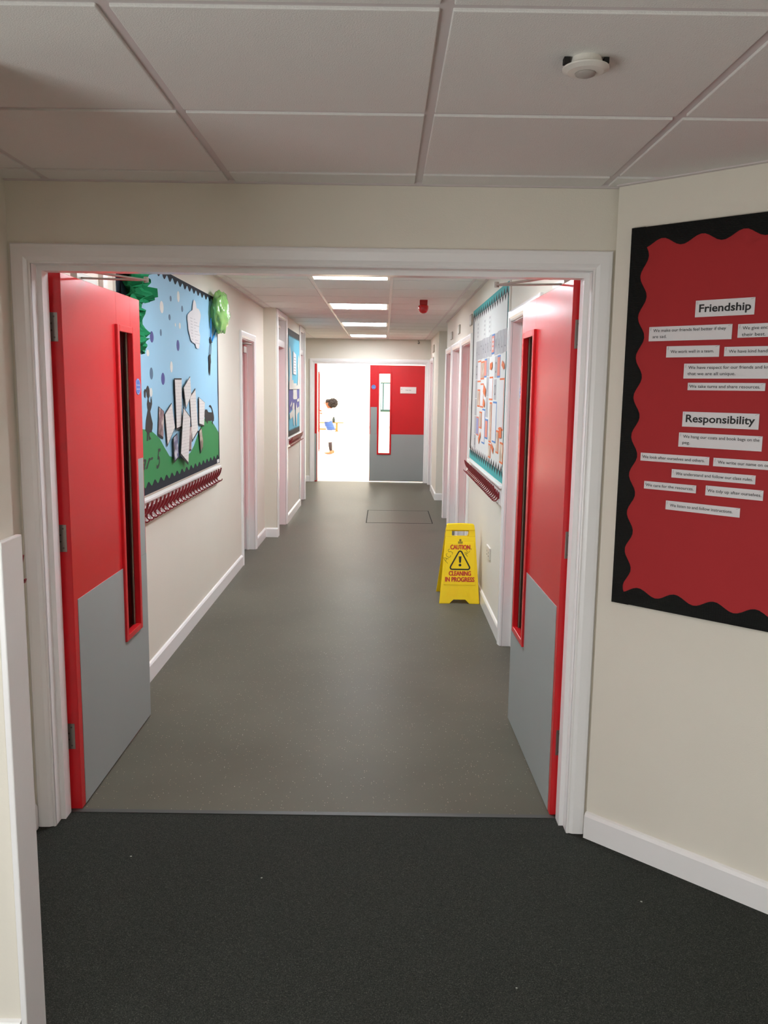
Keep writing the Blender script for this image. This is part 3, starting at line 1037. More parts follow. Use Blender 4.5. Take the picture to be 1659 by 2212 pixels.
cat_p = [(6.060, 1.466), (6.075, 1.476), (6.10, 1.478), (6.14, 1.470), (6.175, 1.45), (6.204, 1.423), (6.225, 1.40), (6.234, 1.381), (6.224, 1.355), (6.195, 1.36), (6.185, 1.334), (6.165, 1.338), (6.155, 1.363), (6.09, 1.362), (6.020, 1.366), (6.005, 1.348), (5.980, 1.350), (5.975, 1.368), (5.940, 1.361), (5.925, 1.375), (5.92, 1.39), (5.897, 1.407), (5.898, 1.425), (5.911, 1.436), (5.935, 1.452), (5.960, 1.444), (5.985, 1.451), (6.015, 1.436), (6.035, 1.428), (6.10, 1.425), (6.165, 1.423), (6.155, 1.44), (6.130, 1.455), (6.10, 1.462)]
MB().prism(FL, cat_p, 0.0152, 0.0162).build('cat_silhouette', mount_m, b1)
# lantern-like hanging figure and its strings
m = MB()
m.prism(FL, [(6.101, 1.961), (6.176, 1.924), (6.113, 1.918)], 0.020, 0.024)
m.ribbon(FL, [(6.115, 1.92), (6.09, 1.88), (6.075, 1.845), (6.085, 1.82)], 0.008, 0.020, 0.023)
m.ribbon(FL, [(6.145, 1.92), (6.135, 1.88), (6.125, 1.85), (6.11, 1.82)], 0.008, 0.020, 0.023)
m.prism(FL, [(6.075, 1.835), (6.105, 1.838), (6.118, 1.815), (6.125, 1.785), (6.112, 1.77), (6.105, 1.745), (6.095, 1.71), (6.08, 1.688), (6.062, 1.715), (6.068, 1.75), (6.062, 1.79), (6.055, 1.82)], 0.020, 0.023)
m.build('hanging_figure', mount_m, b1)
m = MB()
m.tube([FL(6.112, 2.095, 0.03), FL(6.131, 1.944, 0.022)], 0.0045, 6)
m.tube([FL(6.279, 2.020, 0.03), FL(6.161, 1.927, 0.022)], 0.0060, 6)
m.build('ribbons', mat('blue_ribbon', '#2b8fd6', 0.4, vary=0.04), b1)
m = MB()
bm_c = FL(6.285, 2.150, 0.065)
m.ellipsoid(bm_c, (0.058, 0.170, 0.150), 40, 26, 0.22, 3.2, 3)
ba = m.build('balloon', mat('green_cellophane', '#93cf74', 0.22, vary=0.22, scale=9, coat=0.6, alpha=0.88, bump=0.8, bscale=18), b1, smooth=True)
ba['label'] = 'puffy green cellophane balloon'
# crumpled green tissue: the paper tree at the left end
fol = [(4.06, 2.30), (4.34, 2.262), (4.36, 2.20), (4.40, 2.13), (4.46, 2.07), (4.44, 2.03), (4.33, 2.01), (4.36, 1.96), (4.42, 1.90), (4.44, 1.872), (4.42, 1.86), (4.35, 1.868), (4.32, 1.835), (4.34, 1.815), (4.38, 1.80), (4.36, 1.775), (4.30, 1.765), (4.26, 1.75), (4.20, 1.765), (4.10, 1.80), (4.06, 2.0)]


def inside(p, poly):
    r = False
    j = len(poly) - 1
    for i in range(len(poly)):
        (x1, y1), (x2, y2) = poly[i], poly[j]
        if (y1 > p[1]) != (y2 > p[1]) and p[0] < (x2 - x1) * (p[1] - y1) / (y2 - y1) + x1:
            r = not r
        j = i
    return r


for si, (seed, depth, shift) in enumerate(((3, 0.055, 0.0), (11, 0.105, 0.035))):
    rnd = random.Random(seed)
    m = MB()
    st = 0.022
    ny, nz = 25, 36
    grid = {}
    for i in range(ny):
        for j in range(nz):
            y, z = 4.03 + i * st + rnd.uniform(-0.009, 0.009), 1.735 + j * st * 0.75 + rnd.uniform(-0.007, 0.007)
            if inside((y + (shift if si else 0), z), fol):
                edge = noise.noise(Vector((y * 9, z * 9, seed)))
                c = depth * (0.50 + 1.1 * edge) + rnd.uniform(-0.02, 0.02)
                grid[(i, j)] = m.bm.verts.new(FL(y, z, max(0.018, c)))
    for (i, j), v in grid.items():
        a, b, c_ = grid.get((i + 1, j)), grid.get((i, j + 1)), grid.get((i + 1, j + 1))
        if a and b and c_:
            if (i + j) % 2:
                m.face([v, a, c_])
                m.face([v, c_, b])
            else:
                m.face([v, a, b])
                m.face([a, c_, b])
        elif a and b:
            m.face([v, a, b])
    tm = mat('green_tissue_%d' % si, ('#0f6b40', '#1a7f50')[si], 0.75, vary=0.3, scale=14, spec=0.25)
    o = m.build('tissue_tree', tm, b1)
    o['label'] = 'crumpled green tissue paper tree'
# story cards
card_polys = [[(4.702, 1.498), (4.81, 1.468), (4.78, 1.31), (4.667, 1.337)], [(4.972, 1.513), (5.04, 1.36), (4.85, 1.262), (4.809, 1.45)], [(5.034, 1.657), (5.214, 1.659), (5.19, 1.354), (5.057, 1.345)],
              [(5.424, 1.674), (5.446, 1.552), (5.292, 1.466), (5.236, 1.601)], [(5.62, 1.598), (5.683, 1.306), (5.498, 1.247), (5.445, 1.543)], [(5.699, 1.54), (5.893, 1.499), (5.852, 1.333), (5.693, 1.352)],
              [(5.198, 1.485), (5.386, 1.417), (5.302, 1.115), (5.101, 1.191)], [(5.058, 1.33), (5.083, 1.18), (4.971, 1.158), (4.961, 1.31)], [(5.38, 1.357), (5.497, 1.352), (5.473, 1.193), (5.356, 1.195)],
              [(5.767, 1.33), (5.811, 1.23), (5.80, 1.188), (5.731, 1.155), (5.69, 1.31)]]
photo1 = photo_mat('story_photo_purple', ['#4a3540', '#8a7078', '#d8cfc8'], 16)
photo2 = photo_mat('story_photo_blue', ['#3a3530', '#4a5590', '#c8cfd6'], 18)
photo3 = photo_mat('story_photo_brown', ['#4b4038', '#7c6a5a', '#c9c0b4'], 12)
pics = {0: photo1, 7: photo2, 8: photo1, 9: photo3}
for k, p in enumerate(card_polys):
    lift = 0.017 + 0.004 * (k % 4) + (0.01 if k == 6 else 0)
    c = MB().prism(FL, p, lift, lift + 0.0015).build('story_card', mount_m, b1)
    cy = sum(q[0] for q in p) / len(p)
    q = [(y + 0.006, z + 0.003) for y, z in inset(p, 0.90 if k in pics else 0.925)]
    o = MB().prism(FL, q, lift + 0.0016, lift + 0.0022).build('photo_print' if k in pics else 'written_sheet', pics.get(k, write_m), c)
# wording and small label
m = MB()
text_mb(m, FL, 'Year', 4.075, 1.172, 0.0150, width=0.50, height=0.085, shear=0.5, bold=0.012)
text_mb(m, FL, '5', 4.632, 1.155, 0.0150, width=0.10, height=0.112, shear=0.4, bold=0.012)
o = m.build('lettering', mat('dark_lettering', '#20352a', 0.6, vary=0.05), b1)
o['label'] = 'dark green handwritten class name'
MB().box(FL, 6.32, 6.395, 1.037, 1.062, 0.0164, 0.0170).build('corner_label', white_m, b1)

# ------------------------------------------------------------------ the white papers display (right wall)
B0, B1, RZ0, RZ1 = 5.236, 7.330, 1.018, 2.278
teal_m = mat('teal_paper', '#3aa5a5', 0.7, vary=0.04, scale=4)
b2 = thing('display_board', 'teal bordered display board covered with white paper, letters and orange cards', 'display board', (RX, 6.3, RZ0))
MB().box(FR, B0, B1, RZ0, RZ1, 0.0005, 0.013, 0.002).build('board_frame', ofr_m, b2)
MB().box(FR, B0 + 0.006, B1 - 0.012, RZ0 + 0.008, RZ1 - 0.003, 0.0132, 0.0142).build('teal_border', teal_m, b2)
MB().box(FR, B0 + 0.03, B1 - 0.020, 1.100, 2.213, 0.0143, 0.0149).build('white_backing', mat('white_backing_paper', '#dcddda', 0.7, vary=0.02), b2)
zz = []
m = MB()
for zc, amp in ((2.212, 0.027), (1.100, 0.027)):
    pts = []
    n = int((B1 - B0 - 0.05) / 0.0625)
    for i in range(n + 1):
        pts.append((B0 + 0.015 + i * 0.0625, zc + (amp if i % 2 else -amp)))
    m.ribbon(FR, pts, 0.030, 0.0150, 0.0156)
side = [(B1 - 0.055, 2.24), (B1 - 0.085, 2.17), (B1 - 0.095, 2.0), (B1 - 0.11, 1.75), (B1 - 0.095, 1.5), (B1 - 0.10, 1.3), (B1 - 0.075, 1.11)]
m.ribbon(FR, side, 0.075, 0.0157, 0.0162)
m.ribbon(FR, [(B0 + 0.03, 2.19), (B0 + 0.025, 1.8), (B0 + 0.035, 1.5), (B0 + 0.025, 1.13)], 0.012, 0.0157, 0.0162)
bo = m.build('zigzag_border', mount_m, b2)
bo['label'] = 'black zigzag border strip'
grey_card = mat('grey_card', '#b4b2b4', 0.7, vary=0.03)
pale_card = mat('pale_card', '#d9d9d6', 0.7, vary=0.02)
orange_m = mat('orange_card', '#e0713a', 0.65, vary=0.03)
salmon_m = mat('salmon_card', '#e08a76', 0.65, vary=0.03)
bluec_m = mat('blue_card', '#4a83c4', 0.65, vary=0.03)
tanp = photo_mat('tan_photo', ['#8c7668', '#b09a88', '#d2c4b6'], 13)
# title row: letters on grey tiles, one orange card in the gap
word = 'AUTHORS WALL'
for i, ch in enumerate(word):
    y1 = 6.995 - i * 0.1465
    y0 = y1 - 0.140
    if ch == ' ':
        t_ = MB().box(FR, y0, y1, 1.860, 1.996, 0.0168, 0.0178).build('title_card', bluec_m, b2)
        MB().box(FR, y0 + 0.008, y1 - 0.008, 1.872, 1.984, 0.0179, 0.0184).build('orange_sheet', salmon_m, t_)
        m = MB()
        for zq in (1.89, 1.92, 1.95):
            m.box(FR, y0 + 0.04, y1 - 0.04, zq, zq + 0.018, 0.0185, 0.0188)
        m.build('pale_blocks', pale_card, t_)
        continue
    t_ = MB().box(FR, y0, y1, 1.848 + 0.004 * (i % 2), 2.000 - 0.003 * (i % 3), 0.0158, 0.0166).build('letter_tile', grey_card, b2)
    m = MB()
    text_mb(m, FRT, ch, -(y0 + y1) / 2, 1.885, 0.0167, height=0.075, align='CENTER')
    m.build('lettering', mat('faded_print', '#77747a', 0.6, vary=0.05), t_)
for y0, y1, z0, z1, dark in ((6.823, 6.973, 2.010, 2.165, 1), (6.368, 6.515, 2.002, 2.138, 0), (6.070, 6.215, 2.004, 2.140, 0)):
    t_ = MB().box(FR, y0, y1, z0, z1, 0.0150, 0.0158).build('pale_sheet', pale_card, b2)
    m = MB()
    for k in range(4):
        m.box(FR, y0 + 0.045, y1 - 0.05, z0 + 0.02 + k * 0.032, z0 + 0.036 + k * 0.032, 0.0159, 0.0162)
    m.build('writing', grey_card, t_)


_lift = [0.0]


def edged(nm, y0, y1, z0, z1, strip, inner, text=False, tilt=0.0):
    _lift[0] += 0.00012
    l = _lift[0]
    c = MB().prism(FR, [(y0, z0), (y1, z0 - tilt), (y1, z1 - tilt), (y0, z1)], 0.0150, 0.0158 + l)
    o = c.build(nm, strip, b2)
    e_ = 0.012
    q = MB().prism(FR, [(y0 + 0.006, z0 + e_), (y1 - 0.006, z0 + e_ - tilt), (y1 - 0.006, z1 - e_ - tilt), (y0 + 0.006, z1 - e_)], 0.0159 + l, 0.0164 + l)
    s = q.build('inner_sheet', inner, o)
    return o


for y0, y1, z0, z1, st_, inn in ((6.612, 6.833, 1.673, 1.841, orange_m, paper_m), (6.395, 6.603, 1.692, 1.830, orange_m, tanp), (6.242, 6.378, 1.705, 1.842, bluec_m, salmon_m),
                                 (5.514, 5.648, 1.695, 1.841, bluec_m, salmon_m), (5.858, 6.048, 1.542, 1.706, orange_m, paper_m), (5.299, 5.505, 1.358, 1.690, orange_m, paper_m),
                                 (6.400, 6.597, 1.478, 1.662, orange_m, paper_m), (6.626, 6.800, 1.479, 1.616, orange_m, tanp), (5.872, 5.990, 1.245, 1.528, orange_m, tanp),
                                 (5.624, 5.805, 1.258, 1.536, bluec_m, paper_m), (6.252, 6.427, 1.211, 1.471, bluec_m, paper_m), (6.461, 6.621, 1.316, 1.446, orange_m, tanp),
                                 (6.662, 6.816, 1.251, 1.400, salmon_m, mat('periwinkle_card', '#9a9cc8', 0.7, vary=0.04)), (6.073, 6.220, 1.258, 1.402, bluec_m, salmon_m), (5.864, 5.988, 1.137, 1.236, orange_m, tanp),
                                 (5.475, 5.597, 1.199, 1.350, orange_m, tanp), (5.252, 5.398, 1.150, 1.284, orange_m, tanp)):
    edged('pinned_card', y0, y1, z0, z1, st_, inn)
for y0, y1, z0, z1, ch in ((6.850, 6.990, 1.696, 1.847, 'C'), (6.092, 6.228, 1.712, 1.842, 'l'), (5.654, 5.788, 1.696, 1.840, 'O'), (5.671, 5.795, 1.548, 1.686, 'O'), (6.094, 6.232, 1.565, 1.706, 'I'),
                           (6.100, 6.232, 1.416, 1.561, 'I'), (6.846, 6.975, 1.139, 1.249, 'O'), (6.850, 6.985, 1.545, 1.690, ' '), (6.845, 6.985, 1.405, 1.538, ' '), (6.835, 6.975, 1.256, 1.398, ' ')):
    t_ = MB().box(FR, y0, y1, z0, z1, 0.0150, 0.0156).build('letter_tile', grey_card, b2)
    if ch.strip():
        m = MB()
        text_mb(m, FRT, ch, -(y0 + y1) / 2, z0 + (z1 - z0) * 0.22, 0.0157, height=(z1 - z0) * 0.55, align='CENTER')
        m.build('lettering', grey_print_m, t_)
for kk, p in enumerate(([(6.03, 1.799), (5.905, 1.807), (5.894, 1.775), (5.95, 1.752), (6.033, 1.758)], [(5.405, 1.802), (5.301, 1.776), (5.303, 1.744), (5.346, 1.745), (5.429, 1.771)], [(6.368, 1.654), (6.231, 1.617), (6.257, 1.558), (6.407, 1.599)],
          [(6.376, 1.553), (6.268, 1.521), (6.301, 1.483), (6.404, 1.500)], [(6.506, 1.291), (6.482, 1.26), (6.602, 1.191), (6.635, 1.234)], [(5.806, 1.251), (5.703, 1.22), (5.716, 1.18), (5.822, 1.218)],
          [(5.450, 1.376), (5.34, 1.379), (5.334, 1.313), (5.446, 1.305)])):
    MB().prism(FR, p, 0.0187, 0.0193 + kk * 0.0001).build('orange_shape', orange_m, b2)

# ------------------------------------------------------------------ the turquoise display (left, beyond the pier)
T0, T1, TZ0, TZ1 = 9.93, 11.235, 1.027, 2.296
b3 = thing('display_board', 'narrow looking turquoise display board with purple band beyond the pier', 'display board', (LX2, 10.6, TZ0))
MB().box(FL2, T0, T1 + 0.01, TZ0, TZ1, 0.0005, 0.013, 0.002).build('board_frame', ofr_m, b3)
tq = mat('turquoise_paper', '#5fb4cd', 0.7, vary=0.08, scale=3, bump=0.1, bscale=20)
MB().box(FL2, T0 + 0.006, T1, TZ0 + 0.004, TZ1 - 0.004, 0.0132, 0.0140).build('turquoise_backing', tq, b3)
pu = MB().prism(FL2, [(9.96, 1.585), (11.22, 1.590), (11.22, 1.335), (10.9, 1.30), (10.45, 1.36), (10.0, 1.30), (9.96, 1.32)], 0.0141, 0.0147).build('purple_band', mat('purple_paper', '#5d5c9c', 0.7, vary=0.12, scale=5), b3)
m = MB()
m.prism(FL2, scallop(T0 + 0.004, T1, TZ1 - 0.003, 2.225, 0.022, 0.09, 9.95, False, 6), 0.0150, 0.0156)
m.prism(FL2, scallop(T0 + 0.004, T1, TZ0 + 0.003, 1.085, 0.022, 0.09, 9.95, True, 6), 0.0150, 0.0156)
m.box(FL2, T0 + 0.003, T0 + 0.05, TZ0, TZ1, 0.0157, 0.0162)
m.build('scalloped_border', mount_m, b3)
wp = mat('display_white_cloth', '#d8d6cc', 0.8, vary=0.06, scale=6)
for kk, (nm, p) in enumerate((('white_drape', [(10.03, 2.06), (10.10, 2.10), (10.22, 2.02), (10.30, 1.85), (10.36, 1.62), (10.03, 1.60), (10.10, 1.78)]),
              ('white_drape', [(11.06, 2.03), (11.16, 1.98), (11.20, 1.6), (10.95, 1.6), (11.02, 1.75), (10.98, 1.88)]),
              ('poem_sheet', [(10.43, 2.05), (10.76, 2.02), (10.78, 1.765), (10.42, 1.775)]),
              ('white_strip', [(9.98, 1.68), (10.4, 1.70), (10.5, 1.62), (11.2, 1.65), (11.2, 1.59), (9.98, 1.585)]),
              ('white_figure', [(10.42, 1.66), (10.86, 1.66), (10.90, 1.50), (10.93, 1.475), (10.86, 1.460), (10.50, 1.462), (10.44, 1.48), (10.46, 1.53)]),
              ('white_leg', [(10.44, 1.42), (10.55, 1.42), (10.62, 1.28), (10.56, 1.14), (10.50, 1.13), (10.38, 1.28), (10.34, 1.36)]),
              ('white_leg', [(10.74, 1.42), (10.86, 1.35), (10.90, 1.28), (10.84, 1.13), (10.78, 1.12), (10.70, 1.28)]),
              ('white_strip', [(10.02, 1.30), (10.35, 1.34), (10.35, 1.25), (10.04, 1.23)]), ('white_strip', [(10.90, 1.34), (11.18, 1.36), (11.18, 1.29), (10.90, 1.26)]),
              ('white_scrap', [(10.12, 1.39), (10.28, 1.44), (10.30, 1.41), (10.14, 1.37)]), ('white_scrap', [(10.86, 1.455), (11.12, 1.468), (11.12, 1.43), (10.88, 1.425)]))):
    o = MB().prism(FL2, p, 0.0150 + 0.0022 * (kk % 4), 0.0170 + 0.0022 * (kk % 4) + 0.00005 * kk).build(nm, paper_m if nm == 'poem_sheet' else wp, b3)
    if nm == 'poem_sheet':
        m = MB()
        for k in range(6):
            m.box(FL2, 10.50, 10.70, 1.80 + k * 0.035, 1.806 + k * 0.035, 0.0216, 0.0219)
        m.build('writing', grey_print_m, o)

# ------------------------------------------------------------------ the red notice board on the angled wall
b4 = thing('notice_board', 'red notice board with black scalloped border about friendship and responsibility', 'notice board', tuple(FA(0.9, 0.9)))
NB0, NB1, NZ0, NZ1 = 0.060, 1.52, 0.900, 2.137
MB().box(FA, NB0, NB1, NZ0, NZ1, 0.0005, 0.0130, 0.002).build('board', dark_m, b4)
MB().box(FA, NB0 + 0.03, NB1 - 0.03, NZ0 + 0.03, NZ1 - 0.03, 0.0131, 0.0138).build('red_backing', mat('red_backing_paper', '#a31b1f', 0.75, vary=0.04, scale=4, bump=0.05, bscale=300), b4)


def wave(t0, t1, base, amp, pitch, phase, steps=10):
    out = []
    n = max(2, int((t1 - t0) / pitch * steps))
    for i in range(n + 1):
        t = t0 + (t1 - t0) * i / n
        out.append((t, base + amp * math.cos(2 * PI * (t - phase) / pitch)))
    return out


m = MB()
# bottom, top: wavy edges over s ; sides: wavy edges over z
bot = wave(NB0, NB1, 0.9515, 0.0125, 0.1275, 0.153)
m.prism(FA, [(NB0, NZ0 + 0.001)] + bot + [(NB1, NZ0 + 0.001)], 0.0141, 0.0150)
top = wave(NB0, NB1, 2.0835, 0.0130, 0.1265, 0.166)
m.prism(FA, [(NB0, NZ1 - 0.001)] + top + [(NB1, NZ1 - 0.001)], 0.0141, 0.0150)
lef = wave(NZ0, NZ1, 0.1105, -0.0130, 0.1278, 1.599)
m.prism(FA, [(NB0, NZ0)] + [(s, z) for z, s in lef] + [(NB0, NZ1)], 0.0151, 0.0158)
m.prism(FA, [(NB1, NZ0)] + [(NB1 - s + NB0 + 0.0, z) for z, s in lef] + [(NB1, NZ1)], 0.0151, 0.0158)
bo = m.build('scalloped_border', ribbed_mat('black_corrugated_border', '#1b1c1b', 330, 'Z', 0.9), b4)
bo['label'] = 'black corrugated scalloped border'
staple_m = mat('staple_metal', '#8c8884', 0.3, vary=0.1, metal=0.9)
caps = [(0.287, 0.465, 1.846, 1.896, ['Friendship'], 0.024, 0.012),
        (0.140, 0.404, 1.777, 1.822, ['We make our friends feel better if they', 'are sad.'], 0.0098, 0.0),
        (0.421, 0.700, 1.780, 1.820, ['We give encouragement to others to do', 'their best.'], 0.0098, 0.0),
        (0.202, 0.370, 1.725, 1.760, ['We work well in a team.'], 0.0098, 0.0),
        (0.385, 0.600, 1.726, 1.754, ['We have kind hands and feet.'], 0.0098, 0.0),
        (0.263, 0.560, 1.659, 1.705, ['We have respect for our friends and know', 'that we are all unique.'], 0.0098, 0.0),
        (0.279, 0.513, 1.623, 1.646, ['We take turns and share resources.'], 0.0098, 0.0),
        (0.269, 0.503, 1.509, 1.556, ['Responsibility'], 0.024, 0.012),
        (0.261, 0.517, 1.445, 1.490, ['We hang our coats and book bags on the', 'peg.'], 0.0098, 0.0),
        (0.136, 0.363, 1.392, 1.418, ['We look after ourselves and others.'], 0.0098, 0.0),
        (0.376, 0.600, 1.391, 1.417, ['We write our name on our work.'], 0.0098, 0.0),
        (0.245, 0.506, 1.345, 1.372, ['We understand and follow our class rules.'], 0.0098, 0.0),
        (0.154, 0.328, 1.301, 1.326, ['We care for the resources.'], 0.0098, 0.0),
        (0.358, 0.532, 1.298, 1.329, ['We tidy up after ourselves.'], 0.0098, 0.0),
        (0.232, 0.468, 1.240, 1.269, ['We listen to and follow instructions.'], 0.0098, 0.0)]
widths = {1: 0.232, 2: 0.235, 3: 0.138, 4: 0.172, 5: 0.262, 6: 0.214, 8: 0.234, 9: 0.207, 10: 0.196, 11: 0.240, 12: 0.160, 13: 0.163, 14: 0.200}
for k, (s0, s1, z0, z1, lines, hh, bold) in enumerate(caps):
    rnd = random.Random(k)
    sl = rnd.uniform(-0.0006, 0.0006)
    c = MB().prism(FA, [(s0, z0), (s1, z0 + sl), (s1, z1 + sl), (s0, z1)], 0.0160, 0.0164).build('caption_strip', paper_m, b4)
    c['label'] = 'white paper strip reading ' + lines[0].rstrip('.')
    m = MB()
    big = k in (0, 7)
    if big:
        text_mb(m, FA, lines[0], s0 + (0.012 if k == 0 else 0.011), z0 + 0.015, 0.0165, width=(s1 - s0) - 0.022, height=hh, bold=0.022)
    else:
        nl = len(lines)
        z = z1 - 0.0165 if nl == 2 else (z0 + z1) / 2 - 0.004
        sx = widths[k]
        text_mb(m, FA, lines[0], s0 + 0.014 if (s1 - s0) > sx + 0.02 else s0 + 0.006, z, 0.0165, width=sx, height=hh, bold=0.006)
        if nl == 2:
            wid2 = sx * len(lines[1]) / len(lines[0]) * 0.98
            text_mb(m, FA, lines[1], s0 + 0.013, z - 0.0190, 0.0165, width=wid2, height=hh, bold=0.006)
    m.build('lettering', black_m, c)
    m = MB()
    m.ribbon(FA, [(s0 + 0.005, z1 - 0.012), (s0 + 0.006, z1 - 0.002)], 0.0008, 0.0165, 0.0170)
    m.ribbon(FA, [(s1 - 0.012, z1 - 0.005), (s1 - 0.002, z1 - 0.001)], 0.0008, 0.0165, 0.0170)
    m.build('staples', staple_m, c)

# ------------------------------------------------------------------ yellow caution sign
yel = mat('yellow_plastic', '#ffd90a', 0.38, vary=0.03, scale=20, spec=0.45)
cs = thing('caution_sign', 'yellow folding floor sign reading caution cleaning in progress', 'floor sign', (0.59, 6.36, 0))
APEX = Vector((0.6, 6.372, 0.602))


def sign_panel(name, ybase, back):
    """one leaf of the A-frame; a across, b up the slope"""
    base = Vector((0.5905, ybase, 0.0))
    up = Vector((0.600, APEX.y + (0.012 if back else -0.012), 0.586)) - base
    L_ = up.length
    v = up.normalized()
    n = Vector((1, 0, 0)).cross(v)
    if n.y > 0:
        n = -n
    if back:
        n = -n
    F = Frame(base, (1, 0, 0), n, v)
    H = L_
    def wd(b):
        return 0.153 + (0.108 - 0.153) * b / H
    m = MB()
    t = 0.016
    # feet and body (one outline with the notch between the feet)
    m.prism(F, [(-wd(0), 0), (-0.075, 0), (-0.047, 0.036), (0.047, 0.036), (0.075, 0), (wd(0), 0), (wd(0.516), 0.516), (-wd(0.516), 0.516)], -t, 0, 0.004)
    m.prism(F, [(-wd(0.516), 0.516), (-0.058, 0.516), (-0.066, 0.526), (-0.066, 0.564), (-wd(0.564), 0.564)], -t, 0)
    m.prism(F, [(wd(0.516), 0.516), (0.058, 0.516), (0.066, 0.526), (0.066, 0.564), (wd(0.564), 0.564)], -t, 0)
    m.prism(F, [(-wd(0.564), 0.5641), (wd(0.564), 0.5641), (wd(H) - 0.002, H - 0.008), (wd(H) - 0.010, H), (0.0, H + 0.004), (-wd(H) + 0.010, H), (-wd(H) + 0.002, H - 0.008)], -t - 0.004, 0.004, 0.003)
    o = m.build(name, yel, cs)
    return F, o


FSg, fp = sign_panel('front_panel', 6.185, False)
FSb, bp = sign_panel('back_panel', 6.585, True)
# raised panel field and chevron ribs
m = MB()
m.prism(FSg, [(-0.122, 0.142), (0.122, 0.142), (0.110, 0.470), (-0.110, 0.470)], 0.0001, 0.0035, 0.003)
for k in range(5):
    o_ = 0.018 * k
    for s in (-1, 1):
        m.ribbon(FSg, [(s * (0.022 + o_), 0.055), (s * (0.004 + o_ * 0.55 + 0.0), 0.125 - 0.0 * k)] if False else [(s * (0.030 + o_), 0.052), (s * (0.008 + o_), 0.118)], 0.003, 0.0001, 0.0022)
m.build('raised_field', yel, fp)
rp = mat('red_print', '#c42a1a', 0.5, vary=0.04)
m = MB()
ct = 0.0037
for dx, dz_, lift in ((0, 0, 0), (-0.0016, 0, 0.00005), (0.0016, 0, 0.0001), (0, 0.0010, 0.00015)):
    text_mb(m, FSg, 'CAUTION', dx, 0.416 + dz_, ct + lift, width=0.150, height=0.036, bold=0.012, align='CENTER')
    text_mb(m, FSg, 'CLEANING', dx, 0.214 + dz_, ct + lift, width=0.168, height=0.036, bold=0.012, align='CENTER')
    text_mb(m, FSg, 'IN PROGRESS', dx, 0.168 + dz_, ct + lift, width=0.222, height=0.036, bold=0.012, align='CENTER')
o = m.build('warning_text', rp, fp)
o['label'] = 'red capital lettering'
m = MB()
tri = []
for cx, cy, a0 in ((0.0, 0.388, 30), (-0.060, 0.276, 150), (0.060, 0.276, 270)):
    r = 0.014
    arc = [(cx + r * math.cos(math.radians(a0 + 120 * q / 6)), cy + r * math.sin(math.radians(a0 + 120 * q / 6))) for q in range(7)]
    tri += arc
m.ribbon(FSg, tri, 0.0105, ct, ct + 0.0008, closed=True)
m.prism(FSg, [(-0.0105, 0.362), (0.0105, 0.362), (0.007, 0.313), (-0.007, 0.313)], ct, ct + 0.0008)
m.prism(FSg, [(0.0105 * math.cos(2 * PI * q / 20), 0.295 + 0.0105 * math.sin(2 * PI * q / 20)) for q in range(20)], ct, ct + 0.0008)
o = m.build('warning_triangle', black_m, fp)
m = MB()
m.prism(FSg, [(0.009 * math.cos(2 * PI * q / 16), 0.487 + 0.009 * math.sin(2 * PI * q / 16)) for q in range(16)], ct - 0.0036, ct - 0.003)
for k in range(3):
    m.box(FSg, -0.018, 0.018, 0.460 + 0.006 * k, 0.4645 + 0.006 * k, ct, ct + 0.0005)
m.build('maker_mark', mat('olive_print', '#7d6a1e', 0.6, vary=0.05), fp)
pen = mat('marker_pen', '#3a3212', 0.6, vary=0.05)
for sc, ox, oy, rot in ((1.0, -0.102, 0.312, 0.95), (0.72, 0.052, 0.365, 0.95)):
    m = MB()
    cr, sr = math.cos(rot), math.sin(rot)
    strokes = [[(0, -0.01), (0.006, 0.022), (0.016, 0.043), (0.022, 0.035), (0.030, 0.006)], [(0.004, 0.014), (0.028, 0.020)],
               [(0.060, 0.038), (0.050, 0.044), (0.040, 0.030), (0.042, 0.012), (0.052, 0.004), (0.064, 0.010)],
               [(0.098, 0.044), (0.084, 0.050), (0.076, 0.038), (0.088, 0.024), (0.090, 0.010), (0.076, 0.004)]]
    for s in strokes:
        m.ribbon(FSg, [(ox + sc * (x * cr - y * sr), oy + sc * (x * sr + y * cr)) for x, y in s], 0.0028, ct + 0.0001, ct + 0.0006)
    m.build('handwriting', pen, fp)

# ------------------------------------------------------------------ small fittings
# socket plate on the right wall
sp = thing('wall_socket', 'white socket plate low on the right wall behind the caution sign', 'socket', (RX, 5.88, 0.41))
MB().box(FR, 5.79, 5.96, 0.420, 0.508, 0.0005, 0.012, 0.003).build('plate', plastic_m, sp)
m = MB()
for a in (5.835, 5.915):
    m.box(FR, a - 0.012, a + 0.012, 0.440, 0.446, 0.0121, 0.0128).box(FR, a - 0.003, a + 0.003, 0.462, 0.474, 0.0121, 0.0128)
m.build('socket_holes', dark_m, sp)
# number plates above the side doors
for y0, y1, z0, z1, lab in ((7.50, 7.66, 2.175, 2.272, 'small grey plate above the nearest of the three right doors'), (8.70, 8.86, 2.178, 2.270, 'small grey plate above the middle of the three right doors'),
                            (9.66, 9.84, 2.176, 2.262, 'small grey plate above the last of the three right doors'), (13.15, 13.50, 2.180, 2.295, 'small grey plate above the door next to the hall')):
    t = thing('wall_plate', lab, 'plate', (RX, (y0 + y1) / 2, z0), 'small plates above the right doors')
    MB().box(FR, y0, y1, z0, z1, 0.0005, 0.014, 0.004).build('plate', mat('plate_grey', '#a8a195', 0.5, vary=0.03), t)
    MB().box(FR, y0 + 0.012, y1 - 0.012, z0 + 0.012, z1 - 0.012, 0.0141, 0.0150).build('face', mat('plate_face', '#b4ad9f', 0.4, vary=0.03), t)
